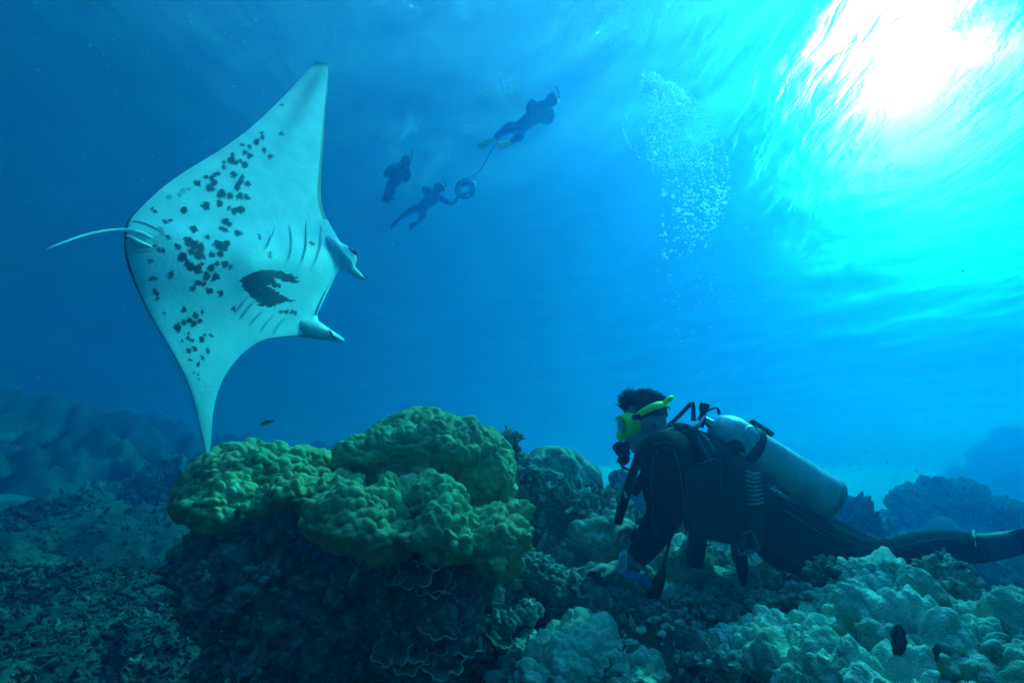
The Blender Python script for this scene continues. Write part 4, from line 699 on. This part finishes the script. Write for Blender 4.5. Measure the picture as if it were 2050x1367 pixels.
def build_tank():
    d = 2.34; a = np.array(P(1424, 849, d)); b = np.array(P(1663, 998, d)); L_ = np.linalg.norm(b - a); r = .094; ax = (b - a) / L_
    root = empty('scuba_tank', Vector(b), 'scratched silver scuba tank strapped on the back of the diver', 'scuba tank')
    AL = mat('tank_metal', [(.28, .33, .38), (.43, .50, .56), (.56, .63, .69)], 9, .42, .0015, 90, 8, metal=.15, spec=.5, second=((.26, .28, .29), 70, .62, .70))
    prof = [(.0, .012), (.004, .030), (.016, .052), (.035, .070), (.058, .083), (.085, .091), (.11, r), (L_ - .012, r), (L_ - .004, r - .003), (L_, r - .012), (L_ + .001, 0)]
    mk('cylinder', *lathe(prof, a, b, 56), AL, root)
    mk('base_rim', *lathe([(L_ - .030, r + .001), (L_ - .028, r + .003), (L_ - .004, r + .003), (L_ + .002, r - .004), (L_ + .002, r - .014), (L_ - .01, r - .02)], a, b, 56), mat('rim_grey', [(.20, .22, .23), (.3, .32, .32)], 20, .5), root)
    CH = mat('chrome', [(.5, .52, .53), (.62, .63, .64)], 10, .22, metal=.9)
    vp = a - ax * .010; up = np.array(UP); nx = np.cross(ax, (0, 1, 0)); nx = nx if nx[2] > 0 else -nx
    vv = empty('valve', (0, 0, 0)); vv.parent = root; vv.location = Vector(vp) - root.location
    mk('valve_stem', *lathe([(-.035, 0), (-.035, .016), (-.02, .018), (.0, .020), (.012, .022)], vp, vp + ax, 20), CH, vv)
    kp = np.array(P(1402, 850, d - .02)); kq = np.array(P(1412, 806, d - .02)); kd = (kq - kp) / np.linalg.norm(kq - kp)
    mk('valve_body', *lathe([(-.01, 0), (-.01, .017), (.03, .018), (.034, .014), (.06, .014), (.06, 0)], kp, kq, 20), RUB, vv)
    mk('valve_knob', *lathe([(.058, 0), (.058, .017), (.064, .021), (.094, .022), (.100, .018), (.101, 0)], kp, kq, 24), RUB, vv)
    yk = np.array(P(1388, 862, d - .05)); yq = np.array(P(1402, 838, d - .05))
    mk('first_stage', *lathe([(-.02, 0), (-.02, .016), (-.012, .020), (.012, .020), (.02, .015), (.05, .013), (.052, 0)], yk, yq, 22), CH, vv)
    for s in (-1, 1): mk('yoke_arm', *tube([np.array(P(1382, 868, d - .03 + s * .022)), P(1398, 852, d - .04 + s * .026), P(1412, 832, d - .03 + s * .02)], [.006, .008, .006], 16, 8), CH, vv)
    mk('hose_port', *lathe([(0, 0), (0, .010), (.022, .010), (.022, 0)], np.array(P(1394, 876, d - .05)), np.array(P(1388, 884, d - .08)), 14), CH, vv)
    # cam band with buckle
    t0 = .17; bd = [(t0, r + .002), (t0 + .003, r + .006), (t0 + .045, r + .006), (t0 + .048, r + .002)]; mk('tank_band', *lathe(bd, a, b, 48), RUB, root)
    bp = a + ax * (t0 + .02) + nx * (r + .018); mk('cam_buckle', *slab(bp, ax * .030, (0, .022, 0), nx * .014, .3), RUB, root)
    mk('band_end', *tube([bp + ax * .01, bp + ax * .05 + nx * .004, bp + ax * .088 + nx * .004], [.012, .013, .011], 14, 10, flat=1.6), RUB, root)
    cam_side = np.array((0, -1., 0)); rp = a + ax * (t0 - .012) + cam_side * (r + .010) + nx * .02
    th = np.linspace(0, 2 * math.pi, 9); V, F = tube([rp + nx * .045 * math.sin(t) + ax * .034 * math.cos(t) + cam_side * (.004 * math.cos(t) - .035 * (math.sin(t) ** 2) * 0 - .02 * abs(math.sin(t))) for t in th], .0032, 50, 8, caps=False); mk('wire_ring', V, F, CH, root)
    mk('tank_strap', *tube([a + ax * (t0 - .03) + cam_side * (r - .03) - nx * .045, a + ax * (t0 - .045) + cam_side * (r + .002) - nx * .05, P(1440, 912, 2.22)], [.03, .03, .028], 16, 10, flat=.25), RUB, root)
build_tank()
# ------------------------------------------------------------------ snorkelers at the surface
def PZ(px, py, z):
    k = ((px - 1025) / 1025, (683.5 - py) / 1025); den = UP.z * k[1] + FW.z; return P(px, py, (z - CAM.z) / den)
YF = mat('yellow_fin', [(.55, .60, .06), (.7, .75, .10)], 9, .5)
SUIT2 = mat('haze_faded_suit', [(.05, .07, .10), (.10, .13, .17)], 6, .8, .01, 14, spec=.1)  # suits lightened to blue grey: fading by water haze put into the colour
def snorkeler(pts, label, fins, zz):
    "pts: pixel landmarks head, neck, chest, hip, (knee, ankle, fin tip) x 2, arms"
    Z = lambda p, dz=0: np.array(PZ(p[0], p[1], zz + dz))
    root = empty('person', Vector(Z(pts['hip'])), label, 'snorkeler', 'snorkelers at the surface'); B = []
    h = Z(pts['head']); B.append(ell(h, (.10, 0, 0), (0, .10, 0), (0, 0, .115), 12)); B.append(tube([h, Z(pts['neck']), Z(pts['chest']), Z(pts['waist']), Z(pts['hip'])], [.06, .09, .19, .16, .15], 30, 16, flat=.75))
    for a in pts['arms']:
        r = [.075, .062, .05, .035][:len(a)] if len(a) > 2 else [.075, .045]; B.append(tube([Z(q, -.03) for q in a], r, 24, 12))
        B.append(ell(Z(a[-1], -.04), (.045, 0, 0), (0, .05, 0), (0, 0, .03), 8))
    for lg in pts['legs']: B.append(tube([Z(pts['hip']) * .6 + Z(lg[0]) * .4, Z(lg[0], -.02), Z(lg[1], -.03)], [.11, .085, .05], 26, 14))
    V, F = fuse(B, .018, 4); mk('body', V, F, SUIT2, root)
    for lg in pts['legs']:
        f = mk('swim_fin', *tube([Z(lg[1], -.02), Z(lg[1], -.04) * .6 + Z(lg[2], -.06) * .4, Z(lg[2], -.10)], [.05, .085, .11], 18, 14, flat=.16), fins, root)
    m = Z(pts['mask']); mk('diving_mask', *ell(m, (.055, 0, 0), (0, .055, 0), (0, 0, .05), 10), mat('clear_mask', [(.15, .18, .2), (.3, .33, .35)], 9, .2), root)
    e = vec(Z(pts['neck']), h); e /= np.linalg.norm(e); mk('snorkel', *tube([m, m + np.array((.05, .02, .05)), h + e * .04 + np.array((.09, 0, .14)), h + np.array((.08, 0, .28))], .012, 24, 8), RUB, root)
    return root
snorkeler(dict(head=(1104, 200), neck=(1094, 208), chest=(1080, 222), waist=(1058, 242), hip=(1042, 255), mask=(1112, 203), arms=[[(1068, 205), (1060, 218), (1064, 232)], [(1102, 222), (1100, 240), (1084, 242)]],
               legs=[[(1016, 258), (992, 276), (960, 294)], [(1040, 272), (1024, 284), (1000, 292)]]), 'snorkeler with yellow fins towing the ring by a rope', YF, SURF - .55)
snorkeler(dict(head=(878, 376), neck=(874, 384), chest=(868, 394), waist=(853, 408), hip=(843, 418), mask=(888, 378), arms=[[(862, 384), (850, 378), (858, 392)], [(884, 396), (900, 406), (910, 404), (916, 396)]],
               legs=[[(826, 420), (805, 434), (784, 453)], [(846, 430), (838, 444), (820, 456)]]), 'snorkeler in dark suit holding on to the ring', RUB, SURF - .55)
snorkeler(dict(head=(813, 322), neck=(809, 330), chest=(802, 340), waist=(792, 358), hip=(784, 370), mask=(817, 328), arms=[[(792, 334), (778, 340), (772, 352)], [(814, 338), (818, 350), (812, 362)]],
               legs=[[(778, 380), (772, 392), (770, 404)], [(784, 382), (780, 394), (782, 400)]]), 'snorkeler seen end on with splashing feet', RUB, SURF - .5)
def ring_buoy():
    z = SURF - .75; c = np.array(PZ(932, 378, z)); ux = vec(c, PZ(950, 376, z)); uz = np.array((0, -.25, .97)); e = np.linalg.norm(ux); ux = ux / e; uz /= np.linalg.norm(uz); th = np.linspace(0, 2 * math.pi, 40, endpoint=False)
    q = np.linspace(0, 2 * math.pi, 16, endpoint=False); n3 = np.cross(ux, uz); Rm, rm = .15, .065
    V = np.stack([[c + (Rm + rm * math.cos(b)) * (ux * math.cos(a) + uz * math.sin(a)) + n3 * rm * math.sin(b) for b in q] for a in th]); I = np.arange(640).reshape(40, 16); I = np.concatenate([I, I[:1]]); I = np.concatenate([I, I[:, :1]], 1)
    F = np.stack([I[:-1, :-1], I[1:, :-1], I[1:, 1:], I[:-1, 1:]], -1).reshape(-1, 4)
    root = empty('ring_buoy', Vector(c), 'dark rescue ring held between two snorkelers', 'ring buoy'); mk('ring', V.reshape(-1, 3), F, mat('ring_dark', [(.02, .02, .025), (.05, .05, .06)], 12, .6), root)
    for a in (.5, 2.1, 3.7, 5.2):
        k = c + Rm * (ux * math.cos(a) + uz * math.sin(a)); t = ux * math.cos(a) + uz * math.sin(a)
        V, F = tube([k + t * rm * 1.05 * math.cos(b) + n3 * rm * 1.05 * math.sin(b) for b in np.linspace(0, 2 * math.pi, 9)], [.016] * 9, 30, 6, caps=False); mk('band', V, F, mat('ring_band', [(.4, .42, .42), (.55, .56, .56)], 12, .6), root)
    tag(mk('tow_rope', *tube([c + uz * (Rm + rm), P(958, 345, np.dot(np.array(PZ(955, 340, z)) - np.array(CAM), np.array(FW))), PZ(985, 300, SURF - .65), PZ(1012, 262, SURF - .6), PZ(1040, 250, SURF - .62)], .007, 60, 6), mat('rope', [(.05, .05, .05), (.12, .12, .11)], 60, .8)), 'thin tow rope from the ring to the leading snorkeler', 'rope')
ring_buoy()
# ------------------------------------------------------------------ bubbles
def bubble_mat():
    m, n, o = new_mat('air_bubble'); N = n.nodes.new; L = n.links.new
    gl = N('ShaderNodeBsdfGlossy'); gl.inputs['Roughness'].default_value = .18; tr = N('ShaderNodeBsdfTransparent'); rf = N('ShaderNodeBsdfRefraction'); rf.inputs['IOR'].default_value = .78; rf.inputs['Roughness'].default_value = .25
    def mix(f, a, b_): x = N('ShaderNodeMixShader'); x.inputs[0].default_value = f; L(a.outputs[0], x.inputs[1]); L(b_.outputs[0], x.inputs[2]); return x
    tl = N('ShaderNodeBsdfTranslucent'); tl.inputs['Color'].default_value = (.97, .97, .97, 1)
    L(mix(.10, mix(.55, tr, tl), gl).outputs[0], o.inputs[0]); return m
def bubbles():
    rng = np.random.default_rng(21); m = bubble_mat(); pts = []
    outline = [(145, 1288, 1312), (165, 1282, 1345), (190, 1288, 1385), (220, 1288, 1415), (260, 1282, 1440), (300, 1285, 1455), (340, 1305, 1462), (370, 1325, 1462), (410, 1330, 1464), (450, 1322, 1440), (490, 1320, 1420), (525, 1318, 1345), (532, 1320, 1335)]
    oy = [o[0] for o in outline]; ol = [o[1] for o in outline]; orr = [o[2] for o in outline]
    n = 0
    while n < 2300:
        y = 145 + 387 * rng.beta(1.5, 2.0); l, r_ = np.interp(y, oy, ol), np.interp(y, oy, orr); x = rng.uniform(l, r_); f = (x - l) / (r_ - l)
        if y > 340 and rng.uniform() > (.35 + .65 * abs(f - .2)): continue
        if rng.uniform() > .25 + .75 * math.sin(math.pi * min(max(f, .03), .97)) ** .6: continue
        rr = 1.3 * math.exp(rng.normal(0, .35)) if 210 < y < 380 else 1.6 * math.exp(rng.normal(0, .42))
        pts.append((x, y, 4.6 + rng.normal(0, .16), rr)); n += 1
    for k in range(46):
        t = rng.uniform(0, 1); pts.append((1285 + 95 * t + rng.normal(0, 7), 150 + 46 * t * t + abs(rng.normal(0, 12)), 4.6 + rng.normal(0, .1), rng.uniform(2.2, 4.4)))
    for k in range(45): t = k / 45; pts.append((1285 - 35 * math.sin(t * 3.1) + rng.normal(0, 3), 190 + 130 * t, 4.6 + rng.normal(0, .05), rng.uniform(.8, 1.6)))
    for k in range(420): pts.append((1215 + rng.normal(0, 36), 20 + rng.normal(0, 34), 6.6 + rng.normal(0, .2), rng.uniform(.35, .8)))
    for k in range(160): pts.append((1560 + rng.normal(0, 26), 60 + rng.normal(0, 60), 6.5 + rng.normal(0, .2), rng.uniform(.4, 1.1)))
    for k in range(70): pts.append((1400 + rng.normal(0, 45), 560 + rng.normal(0, 60), 4.6 + rng.normal(0, .2), rng.uniform(.6, 1.2)))
    pts.sort(key=lambda q: -q[3] / 1025); v, F = cube_sphere(3); big = pts[:110]; rest = pts[110:]
    me0 = None
    for k, (x, y, d, r) in enumerate(big):
        c = P(x, y, d); rad = r / 1025 * d
        if me0 is None:
            v6, F6 = cube_sphere(6); o = mk('air_bubble', np.array(c) + v6 * np.array([1, 1, .75]), F6, m); me0 = o.data; me0.transform(Matrix.Translation((0, 0, -.75)))
        else: o = bpy.data.objects.new('air_bubble', me0); C.objects.link(o)
        o.location = c; o.scale = (rad, rad, rad); tag(o, 'one of the larger air bubbles in the rising bubble column', 'bubble', 'larger bubbles of the rising column')
    c = np.array([list(P(x, y, d)) for x, y, d, r in rest]); rad = np.array([r / 1025 * d for x, y, d, r in rest])
    V = (c[:, None] + v[None] * rad[:, None, None] * np.array([1, 1, .8])).reshape(-1, 3); FF = (F[None] + (np.arange(len(rest)) * len(v))[:, None, None]).reshape(-1, 4)
    tag(mk('fine_bubbles', V, FF, m), 'cloud of fine air bubbles rising towards the sun', 'bubbles', kind='stuff')
bubbles()
# ------------------------------------------------------------------ small fish
def fish_mesh(mats):
    n, sg = 22, 12; t = np.linspace(0, 1, n); hgt = .17 * np.sin(np.clip(t * 1.02, 0, 1) ** .75 * math.pi) ** .8 + .02 * (t < .98); th = np.linspace(0, 2 * math.pi, sg, endpoint=False)
    V = np.stack([np.stack([np.full(sg, x - .5), .42 * h * np.sin(th), h * np.cos(th)], 1) for x, h in zip(t, hgt)]); return V.reshape(-1, 3), [grid_faces(n, sg, True)]
FB = [mat('fish_body', [(.02, .025, .03), (.06, .07, .07)], 30, .4), mat('wrasse_body', [(.02, .02, .02), (.35, .36, .05)], 6, .4, stops=[.48, .56]), mat('fish_fin', [(.02, .025, .03), (.05, .06, .06)], 30, .5)]
def fish(px, py, d, lpx, yaw, pitch, label, group=None, mt=0):
    c = P(px, py, d); L_ = lpx / 1025 * d; root = empty('reef_fish', c, label, 'fish', group); M = np.array(Matrix.Rotation(R(yaw), 3, 'Z') @ Matrix.Rotation(R(-pitch), 3, 'Y')) * L_
    V, F = fish_mesh(None); mk('body', V @ M.T + np.array(c), F, FB[mt], root)
    def fin(pts, th=.012):
        p = np.array([(x, 0, z) for x, z in pts], float); a = p.copy(); b = p.copy(); a[:, 1] = -th; b[:, 1] = th; n = len(p); V = np.concatenate([a, b, [p.mean(0) + (0, -th, 0)], [p.mean(0) + (0, th, 0)]]); i = np.arange(n); j = (i + 1) % n
        return V @ M.T + np.array(c), [np.stack([i, j, j + n, i + n], 1), np.concatenate([np.stack([j, i, np.full(n, 2 * n)], 1), np.stack([i + n, j + n, np.full(n, 2 * n + 1)], 1)])]
    V, F = fin([(.44, .03), (.66, .15), (.60, .0), (.66, -.15), (.44, -.03)]); mk('tail_fin', V, F, FB[2], root, smooth=False)
    V, F = fin([(-.2, .12), (-.05, .24), (.25, .20), (.36, .06), (.1, .10)]); mk('dorsal_fin', V, F, FB[2], root, smooth=False)
fish(533, 847, 2.6, 24, 0, 22, 'small dark and yellow fish swimming above the big coral head', mt=1)
rngf = random.Random(4)
for k, (px, py, l) in enumerate([(1834, 941, 9), (1797, 946, 8), (1742, 995, 9), (1742, 1026, 9), (1752, 1031, 7), (1763, 1036, 6), (1790, 1011, 7), (1804, 1003, 6), (1777, 927, 6), (1700, 930, 5), (1722, 938, 5), (1735, 905, 5), (1766, 908, 4), (1690, 915, 5), (1812, 975, 5), (1792, 1044, 6), (1932, 912, 6), (1768, 1056, 5)]):
    fish(px, py, 4.2 + rngf.uniform(0, 1.5), l, rngf.choice([60, 75, 100, 20]), rngf.uniform(20, 60), 'tiny dark fish in the loose school right of the tank', 'tiny fish in the school right of the tank')
fish(1927, 543, 5.0, 9, 80, 60, 'tiny dark fish alone in open water below the sun')
# ------------------------------------------------------------------ drifting specks
def specks():
    rng = np.random.default_rng(9); n = 520; v, F = cube_sphere(1); px = rng.uniform(0, 2050, n); py = rng.uniform(0, 1250, n); d = rng.uniform(.8, 4.0, n)
    px[:240] = rng.uniform(0, 700, 240); c = np.array([list(P(a, b, e)) for a, b, e in zip(px, py, d)]); r = rng.uniform(.4, 1.0, n) / 1025 * d
    k = c[:, 2] > ground(c[:, 0], c[:, 1]) + .3; c, r = c[k], r[k]; n = len(c); s = np.stack([rng.uniform(.5, 1, n), rng.uniform(.5, 1, n), rng.uniform(.6, 2.2, n)], 1)
    V = (c[:, None] + v[None] * r[:, None, None] * s[:, None]).reshape(-1, 3); FF = (F[None] + (np.arange(n) * len(v))[:, None, None]).reshape(-1, 4)
    tag(mk('drifting_specks', V, FF, mat('speck', [(.45, .48, .48), (.6, .62, .62)], 30, .8)), 'pale specks of plankton drifting in the water', 'plankton', kind='stuff')
specks()
